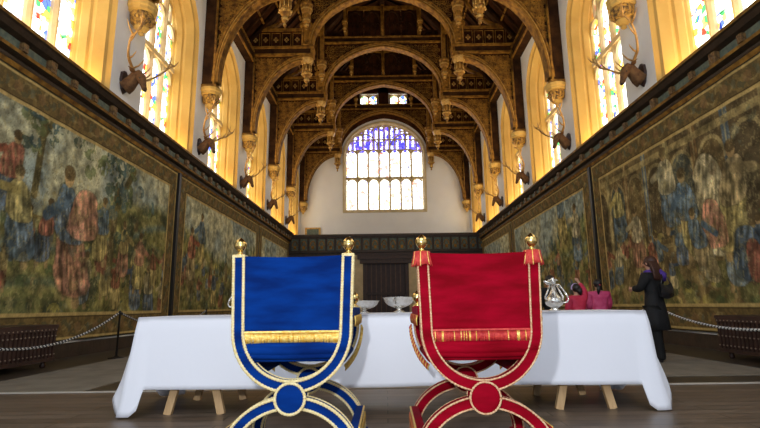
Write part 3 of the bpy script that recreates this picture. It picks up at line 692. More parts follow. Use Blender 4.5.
    def person_(cu, cv, h, ca, cb, lean=0, k=0):
        sg = 1 if rs.rand() > .5 else -1
        limb((cu-0.06*h,cv-0.1*h),(cu-0.12*h*sg,cv-0.48*h),0.045*h,(0.52,0.42,0.28)); limb((cu+0.06*h,cv-0.1*h),(cu+0.10*h,cv-0.48*h),0.045*h,(0.55,0.45,0.30))
        robe(cu,cv-0.12*h,0.30*h,0.62*h,cb,lean,k); robe(cu+lean*0.25*h,cv+0.14*h,0.26*h,0.40*h,ca,lean,k+1)
        limb((cu+sg*0.08*h,cv+0.24*h),(cu+sg*0.30*h,cv+0.14*h+0.2*h*(rs.rand()-.3)),0.05*h,ca*0.9); head(cu+lean*0.42*h,cv+0.40*h,0.075*h)
    n = int(L*2.4)
    for k in range(n):
        cu = (k+rs.rand())*L/n; person_(cu, 0.9+1.1*rs.rand(), 0.7+0.7*rs.rand(), pal[rs.randint(8)], pal[rs.randint(8)], rs.rand()*0.4-0.2, k*7)
    for (a,px,py,h,c1,c2,ln) in edits:
        Yc, Hc = pic(px,py,s); cu, cv = Yc-y0, Hc-zb
        if a == 'fig': person_(cu,cv,h,c(*c1),c(*c2),ln,int(px))
        elif a == 'robe': robe(cu,cv,h,ln,c(*c1),0.1,int(px))
        elif a == 'tree':
            limb((cu,cv-h*.6),(cu+0.1,cv+h*.3),0.06*h,(0.3,0.26,0.16)); limb((cu,cv),(cu+0.35*h,cv+h*.55),0.05*h,(0.34,0.3,0.18))
            for q in range(40): e = 1-((U-cu-rs.randn()*h*.22)/(.09*h))**2-((Vv-cv-h*.35-rs.randn()*h*.2)/(.07*h))**2; put((e>0)*(n3>.4), [c(44,58,52),c(84,92,58),c(58,74,78)][q%3],.75)
    # faded wool: mottling and loss of colour over the whole picture
    for k in range(int(L*16)):
        cu = rs.rand()*L; cv = 0.4+rs.rand()*(2.3 if scene=='land' else 3.4); r = 0.04+0.12*rs.rand(); e = 1-((U-cu+wob(.1,9,k))/r)**2-((Vv-cv)/(r*1.3))**2
        put((e>0)*(n3>0.46), [c(120,108,66),c(58,56,38),c(84,92,84),c(140,122,78),c(98,70,48)][rs.randint(5)],0.35)
    for (sc_, cl, th, al) in ((3.4,c(166,152,106),0.012,.4),(6.5,c(58,54,38),0.022,.35),(5.1,c(150,134,90),0.018,.4)):
        put((np.abs(fbm(U*1.5+Vv*0.3,Vv*0.6,sc_,seed+int(sc_*10),3)-0.5) < th)*(Vv<4.0), cl, al)
    oc = c(108,108,78); C[:] = C*0.78+oc*0.22
    C *= (0.84+0.46*np.clip((fbm(U,Vv,5.5,seed+40,3)-.5)*2.2+.5,0,1))[...,None]
    # scroll border
    d = np.minimum(np.minimum(U,L-U),np.minimum(Vv,H-Vv)); bw = 0.50
    inb = d<bw; along = np.where(np.minimum(U,L-U)<np.minimum(Vv,H-Vv), Vv, U); dd = d-bw/2
    put(inb, c(112,94,58)); wv = np.sin(along*11)*0.10
    put(inb*(fbm(U,Vv,12,seed+50,2)>.5), c(92,78,50),.9); put(inb*np.clip(1-np.abs(dd-wv+wob(.30,5,3))/0.030,0,1)*1.5*(n3>.38), c(140,124,84),0.7); put(inb*(np.abs(dd+wv+wob(.1,9,4))<0.05)*(n3>.45), c(80,76,54),0.8)
    ph = (along*1.75)%1.0; put(inb*(((ph-.5)/1.75)**2+dd**2 < 0.010), c(120,92,62),0.6); put(inb*(((ph-.0)/1.75)**2+dd**2 < 0.008), c(92,92,74),0.6)
    put((np.abs(d-bw)<0.025)+(np.abs(d-0.05)<0.02), c(170,148,96)); put(np.abs(d-bw+0.045)<0.018, c(58,46,30)); put(d<0.035, c(60,52,36))
    # weave, wear
    C *= 0.95*(0.86+0.28*n3)[...,None]; C *= (0.93+0.14*rs.rand(*U.shape))[...,None]; grey = C.mean(axis=2,keepdims=True); C[:] = grey+(C-grey)*1.05
    C = np.clip(C,0,1); lin = np.where(C<=0.04045, C/12.92, ((C+0.055)/1.055)**2.4)
    dep = 0.05+0.018*np.sin(U*2.6+seed)*np.clip(1-Vv/H,0,1)+0.006*np.sin(U*7+Vv)
    X = s*(HW-dep); pos = np.stack([X, U+0*y0, Vv+0*zb],axis=-1).reshape(-1,3)
    pos[:,0] -= s*HW
    idx = np.arange((nu+1)*(nv+1)).reshape(nu+1,nv+1)
    F = np.stack([idx[:-1,:-1],idx[1:,:-1],idx[1:,1:],idx[:-1,1:]],axis=-1).reshape(-1,4)
    me = bpy.data.meshes.new('tapestry'); me.vertices.add(len(pos)); me.vertices.foreach_set('co', pos.ravel())
    me.loops.add(F.size); me.loops.foreach_set('vertex_index', F.ravel()); me.polygons.add(len(F)); me.polygons.foreach_set('loop_start', np.arange(0,F.size,4)); me.polygons.foreach_set('loop_total', np.full(len(F),4)); me.update()
    ca = me.color_attributes.new('weave','FLOAT_COLOR','POINT'); ca.data.foreach_set('color', np.concatenate([lin.reshape(-1,3),np.ones((len(pos),1))],axis=1).ravel())
    me.polygons.foreach_set('use_smooth', np.ones(len(F),dtype=bool)); me.materials.append(MATS['tapestry'])
    o = bpy.data.objects.new('tapestry', me); COL.objects.link(o); o.location = (s*HW,y0,zb); o.modifiers.new('s','SOLIDIFY').thickness = 0.01
    tag(o, label, 'tapestry', 'tapestries lining the side walls'); return o
m = mat('tapestry', (0.2,0.2,0.1), 0.95, spec=0.1, bump=0.35, scale=30, bscale=45); a_ = m.node_tree.nodes.new('ShaderNodeVertexColor'); a_.layer_name = 'weave'
hs = m.node_tree.nodes.new('ShaderNodeHueSaturation'); hs.inputs['Value'].default_value = 1.4
m.node_tree.links.new(a_.outputs[0], hs.inputs['Color']); m.node_tree.links.new(hs.outputs[0], m.node_tree.nodes['Principled BSDF'].inputs['Base Color'])
BL=(82,102,122); PK=(160,106,84); OC=(160,142,84); SK=(150,128,90); NV=(60,74,94); TN=(178,164,128); RD=(142,76,58)
tapestry(-1, 4.0, 14.12, 3, 0.027, 'largest tapestry on the left wall, landscape with a pink cloaked figure, nearest the camera', 'land',
  [('fig',8,170,1.5,RD,NV,.2),('fig',20,215,1.7,OC,BL,-.2),('fig',100,230,1.5,BL,OC,.1),('fig',122,250,1.4,OC,PK,0),('fig',138,262,1.5,PK,OC,0),('tree',112,215,2.2,0,0,0),('tree',40,140,1.6,0,0,0),('fig',72,235,2.7,BL,PK,-.25),('robe',84,215,.75,PK,0,1.0)])
tapestry(-1, 14.3, 23.6, 21, 0.04, 'tapestry in the middle of the left wall, crowded with small figures', 'land', [('fig',200,240,1.8,BL,OC,0),('fig',190,255,1.8,RD,SK,0)])
tapestry(-1, 23.75, 31.0, 35, 0.06, 'tapestry at the far end of the left wall, next to the screen', 'land', [])
tapestry(1, 4.0, 14.12, 47, 0.027, 'largest tapestry on the right wall, robed figures before a palace, nearest the camera', 'palace',
  [('fig',618,215,1.7,OC,BL,0),('fig',636,240,1.6,TN,PK,0),('fig',668,190,1.9,TN,BL,.1),('fig',690,215,2.0,BL,OC,.2),('robe',712,205,.8,TN,0,1.9),('fig',730,200,2.1,SK,OC,-.2),('robe',712,225,.55,PK,0,.9),('fig',700,245,1.5,BL,SK,.3),('robe',748,255,.6,NV,0,.9),('robe',755,262,.3,RD,0,.7)])
tapestry(1, 14.30, 23.6, 58, 0.04, 'tapestry in the middle of the right wall, with a blue robed group under trees', 'land', [('tree',562,200,2.4,0,0,0),('fig',560,215,2.2,BL,OC,0),('fig',575,235,2,TN,BL,0)])
tapestry(1, 23.75, 31.0, 66, 0.06, 'tapestry at the far end of the right wall, next to the screen', 'land', [])
for k, s in enumerate((-1,1)):
    b = MB(); x0,x1 = sorted((s*6.1,s*6.0)); b.box((x0,Y0,0),(x1,YS,0.26)); tag(b.build('baseboard_'+('left','right')[k],'dark_moulding'), kind='structure')
    b = MB(); b.box((x0,14.14,0.26),(x1,14.28,4.79)); tag(b.build('trim_%d'%(10+k),'iron'), 'narrow black strip in the gap between two tapestries', kind='structure')  # black strip filling the gap between neighbouring hangings

# ================================================================== BENCHES, BARRIERS
def bench(s, label):
    r = thing('radiator_bench', label, 'bench', (s*5.62,0,0), 0, 'low dark benches under the tapestries')
    y0,y1 = 4.2,8.12; f = -s
    q = MB(); xa,xb = sorted((f*0.36,-f*0.34)); q.box((xa,y0,0.10),(xb,y1,0.60)); q.build('body','bench_wood',r)
    q = MB(); q.box((xa-0.03,y0-0.03,0.60),(xb+0.03,y1+0.03,0.65)); q.build('lid','bench_wood',r)
    q = MB(); i=0
    y=y0+0.04
    while y<y1: q.box((min(f*0.36,f*0.385),y,0.13),(max(f*0.36,f*0.385),y+0.05,0.58)); y+=0.085
    q.box((min(f*0.36,f*0.395),y0,0.10),(max(f*0.36,f*0.395),y1,0.15)); q.box((min(f*0.36,f*0.395),y0,0.55),(max(f*0.36,f*0.395),y1,0.60)); y=y0+0.065
    while y<y1:
        for z in (0.20,0.34,0.48,0.575): q.ball((f*0.392,y,z),0.013,1,6)
        y+=0.085
    q.build('slatted_front',['bench_wood','stud'],r)
    for y in (y0+0.1,y1-0.1):
        for x in (-0.28,0.28): q=MB(); q.lathe([(0.03,0),(0.045,0.03),(0.03,0.06),(0.04,0.10)],(x,y,0),8); q.build('foot','bench_wood',r)
bench(-1,'low dark studded bench against the left wall'); bench(1,'low dark studded bench against the right wall')
def barrier(s, y, nm):
    r = thing('rope_barrier_post', nm, 'barrier post', (s*4.93,y,0), 0, 'rope barrier posts')
    q = MB(); q.lathe([(0.14,0),(0.14,0.012),(0.05,0.03),(0.02,0.05)],n=16); q.build('base','iron',r)
    q = MB(); q.lathe([(0.018,0.04),(0.018,0.80),(0.028,0.81),(0.028,0.83),(0.01,0.85)],n=10); q.build('pole','iron',r)
def rope(s, ya, yb, sag, label):
    q = MB(); n=int(abs(yb-ya)/0.018); P=[]
    for i in range(n+1):
        t=i/n; P.append((s*4.93, ya+(yb-ya)*t, 0.80-sag*4*t*(1-t)))
    rr=[0.019+0.004*math.sin(i*1.57) for i in range(n+1)]
    q.tube(P,rr,6,mfun=lambda i,j: 1 if (i+j)%4<2 else 0)
    tag(q.build('barrier_rope',['rope_white','rope_dark']), label, 'rope')
for s, nm in ((-1,'left'),(1,'right')):
    barrier(s,9.4,'thin dark barrier post by the %s tapestry, %s' % (nm, 'beyond the table end' if s<0 else 'hidden behind the woman'))
    barrier(s,4.9,'thin dark barrier post near the %s edge of the hall, closest to the camera' % nm)
    rope(s,4.96,9.34,0.44 if s<0 else 0.32,'twisted pale barrier rope sagging in front of the %s bench' % nm)
    rope(s,9.46,13.84,0.3,'twisted pale barrier rope running on along the %s wall beyond the post' % nm); barrier(s,13.9,'thin dark barrier post farthest along the %s wall' % nm)

# ================================================================== TABLE
r = thing('trestle_table','long wooden trestle table under a white cloth','table',(0,4.78,0))
TX0,TX1,TY0,TY1,TH = -2.11,2.205,4.33,5.23,0.80
q=MB(); q.box((TX0+0.02,TY0+0.03-4.78,0.755),(TX1-0.02,TY1-0.02-4.78,TH-0.006)); q.build('tabletop','pine',r)
for cx in (-1.62,1.66):
    for yy in (-0.36,0.30):
        for s in (-1,1):
            q=MB(); q.sweep([(cx+s*0.225,yy,0.0),(cx+s*0.055,yy,0.70)],(0,1,0),0.062,0.045); q.build('leg','pine',r)
    q=MB(); q.box((cx-0.05,-0.40,0.69),(cx+0.05,0.36,0.755)); q.build('trestle_beam','pine',r)
    q=MB(); q.box((cx-0.13,-0.33,0.30),(cx+0.13,-0.30,0.36)); q.build('cross_brace','pine',r)
def cloth():
    q=MB(); rnd=random.Random(2)
    # perimeter samples with outward directions
    per=[]; N=90
    cx0,cx1,cy0,cy1=TX0,TX1,TY0,TY1
    def side(ax,ay,bx,by,nx,ny,n,e0,e1):
        for i in range(n):
            t=i/n; x=ax+(bx-ax)*t; y=ay+(by-ay)*t; L=math.hypot(bx-ax,by-ay); d=min(t*L,(1-t)*L)
            c=max(0,1-d/0.22); per.append((x,y,nx,ny,c, -1 if t<0.5 else 1, (bx-ax)/L,(by-ay)/L))
    side(cx0,cy0,cx1,cy0,0,-1,160,0,0); side(cx1,cy0,cx1,cy1,1,0,40,0,0); side(cx1,cy1,cx0,cy1,0,1,120,0,0); side(cx0,cy1,cx0,cy0,-1,0,40,0,0)
    n=len(per); M=16; base=len(q.v)
    sm=lambda a: (lambda t: t*t*(3-2*t))(max(0,min(1,a)))
    for (x,y,nx,ny,c,sd,tx,ty) in per:
        end=abs(nx)>0.5; s_=x*3.1+y*2.3; fold=0.5+0.5*math.sin(s_*1.9+math.sin(s_*0.7)*2)
        sx=-1 if x<(cx0+cx1)/2 else 1
        if end:
            dc=min(y-cy0,cy1-y); hem=0.012+0.12*sm((dc-0.05)/0.08)+0.08*sm((dc-0.13)/0.15); ox=sx*(0.08+(0.13 if sx<0 else 0.10)*sm(dc/0.14)-0.08*sm((dc-0.16)/0.2)); oy=(-1 if y<4.8 else 1)*0.05*sm(1-dc/0.3)
        else:
            dc=min(x-cx0,cx1-x); k=sm((0.105-dc)/0.035); hem=0.215-0.205*k+0.006*math.sin(x*2.2); ox=sx*0.08*k*sm(1-dc/0.1); oy=ny*(0.015+0.024*fold+0.035*k)
        for j in range(M+1):
            t=j/M; z=TH-(TH-hem)*t; b0=0.010*min(1,t*8)
            q.v.append((x+nx*b0+ox*t**1.1+(0.012*math.sin(t*7+y*9)*t if end else 0), y+ny*b0+oy*t, max(z,0.010)))
    for i in range(n):
        for j in range(M):
            a=base+i*(M+1)+j; b_=base+((i+1)%n)*(M+1)+j; q.f.append((a,b_,b_+1,a+1)); q.m.append(0); q.sm.append(True)
    q.f.append(tuple(base+i*(M+1) for i in range(n))); q.m.append(0); q.sm.append(False)
    o=q.build('tablecloth','white_linen'); m=o.modifiers.new('s','SOLIDIFY'); m.thickness=0.004; m.offset=1
    tag(o,'white linen cloth draped over the long table, corners trailing on the floor','tablecloth')
cloth()

# ================================================================== SILVERWARE
def bowl(x,y,rr,h,label,rz):
    o=thing('silver_bowl',label,'bowl',(x,y,TH+0.006),rz,'silver bowls on the table'); q=MB()
    p=[(0.055,0),(0.058,0.008),(0.035,0.018),(0.02,0.030),(0.026,0.040),(0.05,0.048),(0.098,0.066),(0.128,0.092),(0.140,0.12),(0.152,0.133),(0.155,0.137),(0.147,0.135),(0.132,0.12),(0.118,0.092),(0.08,0.066),(0.01,0.056)]
    q.lathe([(a*rr/0.155,b_*h/0.137) for a,b_ in p],n=32); q.build('bowl_body','silver',o)
    for s in (-1,1):
        q=MB(); q.tube([(s*0.135*rr/.155,0,h*.86),(s*0.175*rr/.155,0,h*.92),(s*0.18*rr/.155,0,h*.72),(s*0.12*rr/.155,0,h*.6)],0.006,6); q.build('handle','silver',o)
bowl(-0.20,4.62,0.142,0.112,'shallow silver bowl on the cloth, just right of the blue chair',0.9)
bowl(0.115,4.62,0.152,0.140,'larger footed silver bowl on the cloth, just left of the red chair',1.3)
def ewer(x,y,rz,label):
    o=thing('silver_ewer',label,'ewer',(x,y,TH+0.006),rz,'silver ewers on the table')
    q=MB(); q.lathe([(0.05,0),(0.052,0.01),(0.03,0.02),(0.034,0.03),(0.07,0.05),(0.082,0.08),(0.078,0.10),(0.06,0.125),(0.038,0.15),(0.024,0.18),(0.020,0.21),(0.026,0.235),(0.034,0.245),(0.02,0.25)],n=24); q.build('body','silver',o)
    q=MB()
    for a in range(6):
        an=a*PI/3+0.3; q.tube([(0.075*math.cos(an),0.075*math.sin(an),0.09),(0.088*math.cos(an),0.088*math.sin(an),0.12),(0.06*math.cos(an),0.06*math.sin(an),0.17),(0.03*math.cos(an),0.03*math.sin(an),0.225)],0.006,6)
    q.build('strapwork','silver',o)
    q=MB(); q.tube([(-0.02,0,0.235),(-0.05,0,0.245),(-0.075,0,0.262),(-0.085,0,0.255)],[0.02,0.018,0.012,0.005],8); q.build('spout','silver',o)
    q=MB(); q.tube([(0.02,0,0.225),(0.05,0,0.228),(0.085,0,0.185),(0.12,0,0.13),(0.128,0,0.10),(0.115,0,0.075),(0.075,0,0.07)],[0.008,0.01,0.009,0.009,0.008,0.007,0.006],8); q.build('handle','silver',o)
    q=MB(); q.lathe([(0.03,0.25),(0.032,0.258),(0.012,0.268),(0.018,0.28),(0.004,0.295)],n=14)
    for a in range(5): an=a*2*PI/5; q.tube([(0,0,0.255),(0.03*math.cos(an),0.03*math.sin(an),0.272),(0.05*math.cos(an),0.05*math.sin(an),0.266)],[0.008,0.01,0.003],6)
    q.build('lid','silver',o)
ewer((552-384)*4.5/507,4.5,0,'ornate silver ewer standing on the table right of the red chair')
ewer((240-384)*4.5/507,4.5,PI,'silver ewer mostly hidden behind the blue chair, its handle showing')

# ================================================================== CHAIRS OF STATE
def rope_trim(q, pts, r, mi=0):
    """tight twisted braid"""
    P=[Vector(p) for p in pts]; out=[P[0]]
    for a,b_ in zip(P,P[1:]):
        n=max(1,int((b_-a).length/0.0075))
        for i in range(1,n+1): out.append(a+(b_-a)*i/n)
    q.tube(out,[r*(1.25 if i%2 else 0.85) for i in range(len(out))],6,mi)
def chair(name,label,loc,rz,velvet,braid,fr,tassels,post_gold):
    r=thing(name,label,'chair',loc,rz,'velvet X-frame chairs of state')
    W=0.064; A=0.321; D=0.70
    B=0.308
    lean=lambda z: B+(A-B)*(z-0.74)/0.43
    def U(ztop): return [(-lean(z),0,z) for z in [ztop+(0.74-ztop)*k/4 for k in range(4)]]+[(-B*math.cos(t),0,0.74-0.308*math.sin(t)) for t in [PI*k/36 for k in range(37)]]+[(lean(z),0,z) for z in [ztop+(0.74-ztop)*k/4 for k in (3,2,1,0)]]
    Lo=[(-0.352,0,0.0)]+[(-0.352*math.cos(t),0,0.05+0.297*math.sin(t)) for t in [PI*k/32 for k in range(33)]]+[(0.352,0,0.0)]
    def offs(P,o,y):
        P=[Vector(p) for p in P]; k=len(P); out=[]
        for i in range(k):
            t=(P[min(i+1,k-1)]-P[max(i-1,0)]); n=t.cross(Vector((0,1,0))).normalized(); out.append(P[i]+n*o+Vector((0,y,0)))
        return out
    for y0,zt,face in ((0,1.172,-1),(D,0.865,1)):
        Up=[(x,y0,z) for x,_,z in U(zt)]; Lp=[(x,y0+0.004,z) for x,_,z in Lo]
        q=MB(); q.sweep(Up,(0,1,0),W,0.062,0,smooth=False); q.build('upper_frame',velvet,r)
        q=MB(); q.sweep(Lp,(0,1,0),W,0.060,0); 
        for s in (-1,1): q.box((s*0.352-0.05,y0-0.045,0.0),(s*0.352+0.05,y0+0.045,0.045))
        q.build('lower_frame',velvet,r)
        q=MB()
        for yy in (-0.031,0.031):
            for o in (-W/2+0.003,W/2-0.003): rope_trim(q,offs(Up,o,yy),0.0088 if braid=='gold_braid' else 0.0052); rope_trim(q,offs([p for p in Lp if p[2]>0.045],o,yy),0.0088 if braid=='gold_braid' else 0.0052)
            if braid=='gold_braid' :
                pass
        if post_gold:
            for s in (-1,1): q.box((s*A-0.036,y0-0.036,zt-0.012),(s*A+0.036,y0+0.036,zt+0.004))
        q.build('braid_trim',braid,r)
        q=MB(); R_=0.083
        for yy,fc in ((y0-0.05,-1),(y0+0.05,1)):
            prof=[(R_,0),(R_,0.014),(R_-0.008,0.022),(R_*0.6,0.027),(0.001,0.030)]; base=len(q.v); q.lathe(prof,n=28)
            for i in range(base,len(q.v)):
                a,b_,c_=q.v[i]; q.v[i]=(a,yy-fc*0.02+fc*c_,0.372+b_)
        q.build('hub_disc',velvet,r)
        for yy in (y0-0.052,y0+0.052):
            q=MB(); rope_trim(q,[(R_*math.cos(t),yy,0.372+R_*math.sin(t)) for t in [2*PI*k/32 for k in range(33)]],0.0085 if braid=='gold_braid' else 0.0055)
            q.build('hub_braid',braid,r)
        for s in (-1,1):
            q=MB(); c_=(s*lean(zt),y0,zt)
            q.lathe([(0.030,0.0),(0.032,0.006),(0.018,0.012),(0.012,0.020),(0.017,0.027),(0.025,0.034),(0.034,0.048),(0.0365,0.062),(0.034,0.076),(0.025,0.090),(0.012,0.100),(0.005,0.106),(0.001,0.108)],c_,20); q.build('finial','gold',r)
            if tassels and y0==0:
                q=MB(); rnd=random.Random(5)
                for k in range(56):
                    an=2*PI*k/56; R2=0.044; x=s*A+R2*math.cos(an); y=R2*math.sin(an); l=0.070+0.014*rnd.random()
                    q.tube([(x*1.0,y,zt+0.005),(s*A+(x-s*A)*1.15,y*1.15,zt-l*0.5),(s*A+(x-s*A)*1.4,y*1.4,zt-l)],[0.004,0.0045,0.003],5,1 if k%8==0 else 0)
                q.build('tassel_fringe',['red_fringe','gold_fringe'],r)
    # back panel: velvet slung between the rear posts
    q=MB()
    def bp(u,v):
        x=(2*u-1)*(A-0.02-0.012*v); z=1.167-0.440*v-0.006*math.sin(PI*u)*(1-v); y=-0.012+0.020*math.sin(PI*u)*(1-0.3*v)+0.003*math.sin(9*v)*math.sin(PI*u); return (x,y,z)
    q.grid(bp,24,16); o=q.build('back_panel',velvet,r); m=o.modifiers.new('s','SOLIDIFY'); m.thickness=0.014
    q=MB(); rnd=random.Random(8)
    nS=100
    for k in range(nS):
        u=(k+.5)/nS; x=-A+0.035+2*(A-0.035)*u; y=-0.020+0.02*math.sin(PI*u); l=0.064+0.008*rnd.random(); dx=(rnd.random()-.5)*0.006
        q.tube([(x,y,0.734),(x+dx*.5,y-0.006,0.734-l*.5),(x+dx,y-0.003,0.734-l)],[0.0042,0.0050,0.0034],4,(0 if fr=='gold' else (1 if rnd.random()<.2 else 0)))
    q.box((-A+0.03,-0.028,0.727),(A-0.03,0.004,0.737),0)
    q.build('back_fringe',['gold_fringe','gold_fringe'] if fr=='gold' else ['red_fringe','gold_fringe'],r)
    q=MB(); q.grid(lambda u,v:(-A+0.02+2*(A-0.02)*u,-0.004-0.016*math.sin(PI*v)-0.004*math.sin(5*PI*v),0.668-0.078*v-0.006*math.sin(PI*u)),16,10); o=q.build('seat_valance',velvet,r); o.modifiers.new('s','SOLIDIFY').thickness=0.012
    q=MB(); q.tube([(-A+0.02,0,0.577),(A-0.02,0,0.577)],0.013,10); q.build('rear_rail',velvet,r)
    # seat
    q=MB()
    def cushion(u,v):
        a=2*PI*u; ce=lambda t: math.copysign(abs(math.cos(t))**0.35,math.cos(t)); se=lambda t: math.copysign(abs(math.sin(t))**0.35,math.sin(t))
        b_=PI*(v-.5); rr_=abs(math.cos(b_))**0.3; return (0.285*ce(a)*rr_, 0.35+0.33*se(a)*rr_, 0.632+0.040*math.copysign(abs(math.sin(b_))**0.7,math.sin(b_)))
    q.grid(cushion,48,14); q.build('seat_cushion',velvet,r)
    q=MB(); q.grid(lambda u,v:(-0.30+0.6*u,0.02+0.66*v,0.586-0.012*math.sin(PI*u)),12,4); o=q.build('seat_sling',velvet,r); o.modifiers.new('s','SOLIDIFY').thickness=0.012
    for s in (-1,1):
        q=MB(); q.tube([(s*0.285,0.02,0.575),(s*0.285,D-0.02,0.575)],0.022,10); q.build('seat_rail',velvet,r)
        q=MB(); q.grid(lambda u,v:(s*(0.285-0.075*v),0.03+0.64*u,0.575-0.10*v),6,4); o=q.build('seat_side',velvet,r); o.modifiers.new('s','SOLIDIFY').thickness=0.008
        # arm
        q=MB(); q.sweep([(s*A,0.02,0.835),(s*A,D*.5,0.825),(s*A,D-0.02,0.835)],(1,0,0),0.055,0.062); q.build('arm_rest',velvet,r)
        q=MB(); rnd=random.Random(3)
        for k in range(70):
            y=0.03+(D)*k/69; l=0.055+0.01*rnd.random(); q.tube([(s*(A+0.034),y,0.815),(s*(A+0.040),y,0.815-l*.5),(s*(A+0.036),y,0.815-l)],[0.004,0.005,0.003],4,1 if k%4==0 else 0)
        for k in range(26):   # fringe down the outer side of the front frame
            t=PI/2*0.55*k/26; x=A*math.cos(t)+0.036*math.cos(t); z=0.74-0.335*math.sin(t)-0.03*math.sin(t)
            q.tube([(s*x,D-0.01,z),(s*(x+0.012),D-0.012,z-0.022),(s*(x+0.008),D-0.012,z-0.042)],[0.006,0.007,0.004],4,k%2)
        q.build('arm_fringe',['gold_fringe','gold_fringe'] if fr=='gold' else ['red_fringe','gold_fringe'],r)
        q=MB(); q.box((min(s*0.325,s*0.375),0.03,0.145),(max(s*0.325,s*0.375),D-0.03,0.20)); q.build('foot_stretcher',velvet,r)
        q=MB()
        for k in range(60):
            y=0.04+(D-0.08)*k/59; q.tube([(s*0.382,y,0.165),(s*0.386,y,0.13),(s*0.384,y,0.095)],[0.0045,0.005,0.003],4,k%3==0)
        for zz in (0.148,0.197): rope_trim(q,[(s*0.378,0.04,zz),(s*0.378,D-0.04,zz)],0.006,1)
        q.build('foot_fringe',['gold_fringe','gold_fringe'] if fr=='gold' else ['red_fringe','gold_fringe'],r)
    return r
chair('chair_of_state','blue velvet X-frame chair with gold braid and gilt finials, in front of the table',((291.0-384)*2.95/507,2.95,0),0.0,'blue_velvet','gold_braid','gold',False,True)
chair('chair_of_state','red velvet X-frame chair with red tassels and gilt finials, in front of the table',((477.0-384)*2.9/507,2.9,0),0.0,'red_velvet','rose_braid','red',True,False)

# ================================================================== PEOPLE
def skin_mesh(name, chains, matname, parent, sub=2):
    """chains: list of [(pos, radius), ...]; the first point of a chain may repeat an earlier point to branch from it"""
    vs=[]; rad=[]; es=[]; roots=[]
    def find(p):
        for i,v in enumerate(vs):
            if (v-Vector(p)).length<1e-5: return i
        return None
    for ch in chains:
        prev=None
        for k,(p,rr) in enumerate(ch):
            i=find(p)
            if i is None:
                vs.append(Vector(p)); rad.append(rr); i=len(vs)-1
                if k==0: roots.append(i)
            if prev is not None and prev!=i: es.append((prev,i))
            prev=i
    me=bpy.data.meshes.new(name); me.from_pydata([tuple(v) for v in vs],es,[]); o=bpy.data.objects.new(name,me); COL.objects.link(o); o.parent=parent
    me.materials.append(MATS[matname]); m=o.modifiers.new('skin','SKIN'); m.use_smooth_shade=True
    for i,sv in enumerate(me.skin_vertices[0].data): 
        rr=rad[i]; sv.radius=(rr,rr) if not isinstance(rr,tuple) else rr; sv.use_root = i in roots
    s=o.modifiers.new('sub','SUBSURF'); s.levels=sub; s.render_levels=sub; return o
def hand_chains(wr, d, side, sc=1.0):
    """palm and five curled fingers from the wrist along direction d"""
    wr=Vector(wr); d=Vector(d).normalized(); side=Vector(side).normalized(); dn=d.cross(side).normalized()
    palm=wr+d*0.07*sc; ch=[[(tuple(wr),0.024*sc),(tuple(palm),0.030*sc)]]
    for k,(o,l) in enumerate(((-0.027,0.065),(-0.009,0.078),(0.009,0.074),(0.027,0.058))):
        p0=wr+d*0.06*sc+side*o*sc; p1=p0+d*l*.45*sc+side*o*.3*sc; p2=p1+(d*.75+dn*.6)*l*.35*sc; p3=p2+(d*.3+dn*.9)*l*.3*sc
        ch.append([(tuple(p0),0.0095*sc),(tuple(p1),0.0090*sc),(tuple(p2),0.0085*sc),(tuple(p3),0.007*sc)])
    t0=wr+d*0.025*sc-side*0.022*sc; t1=t0-side*0.025*sc+d*0.025*sc; t2=t1+d*0.026*sc+dn*0.012*sc; ch.append([(tuple(t0),0.012*sc),(tuple(t1),0.011*sc),(tuple(t2),0.008*sc)])
    return ch
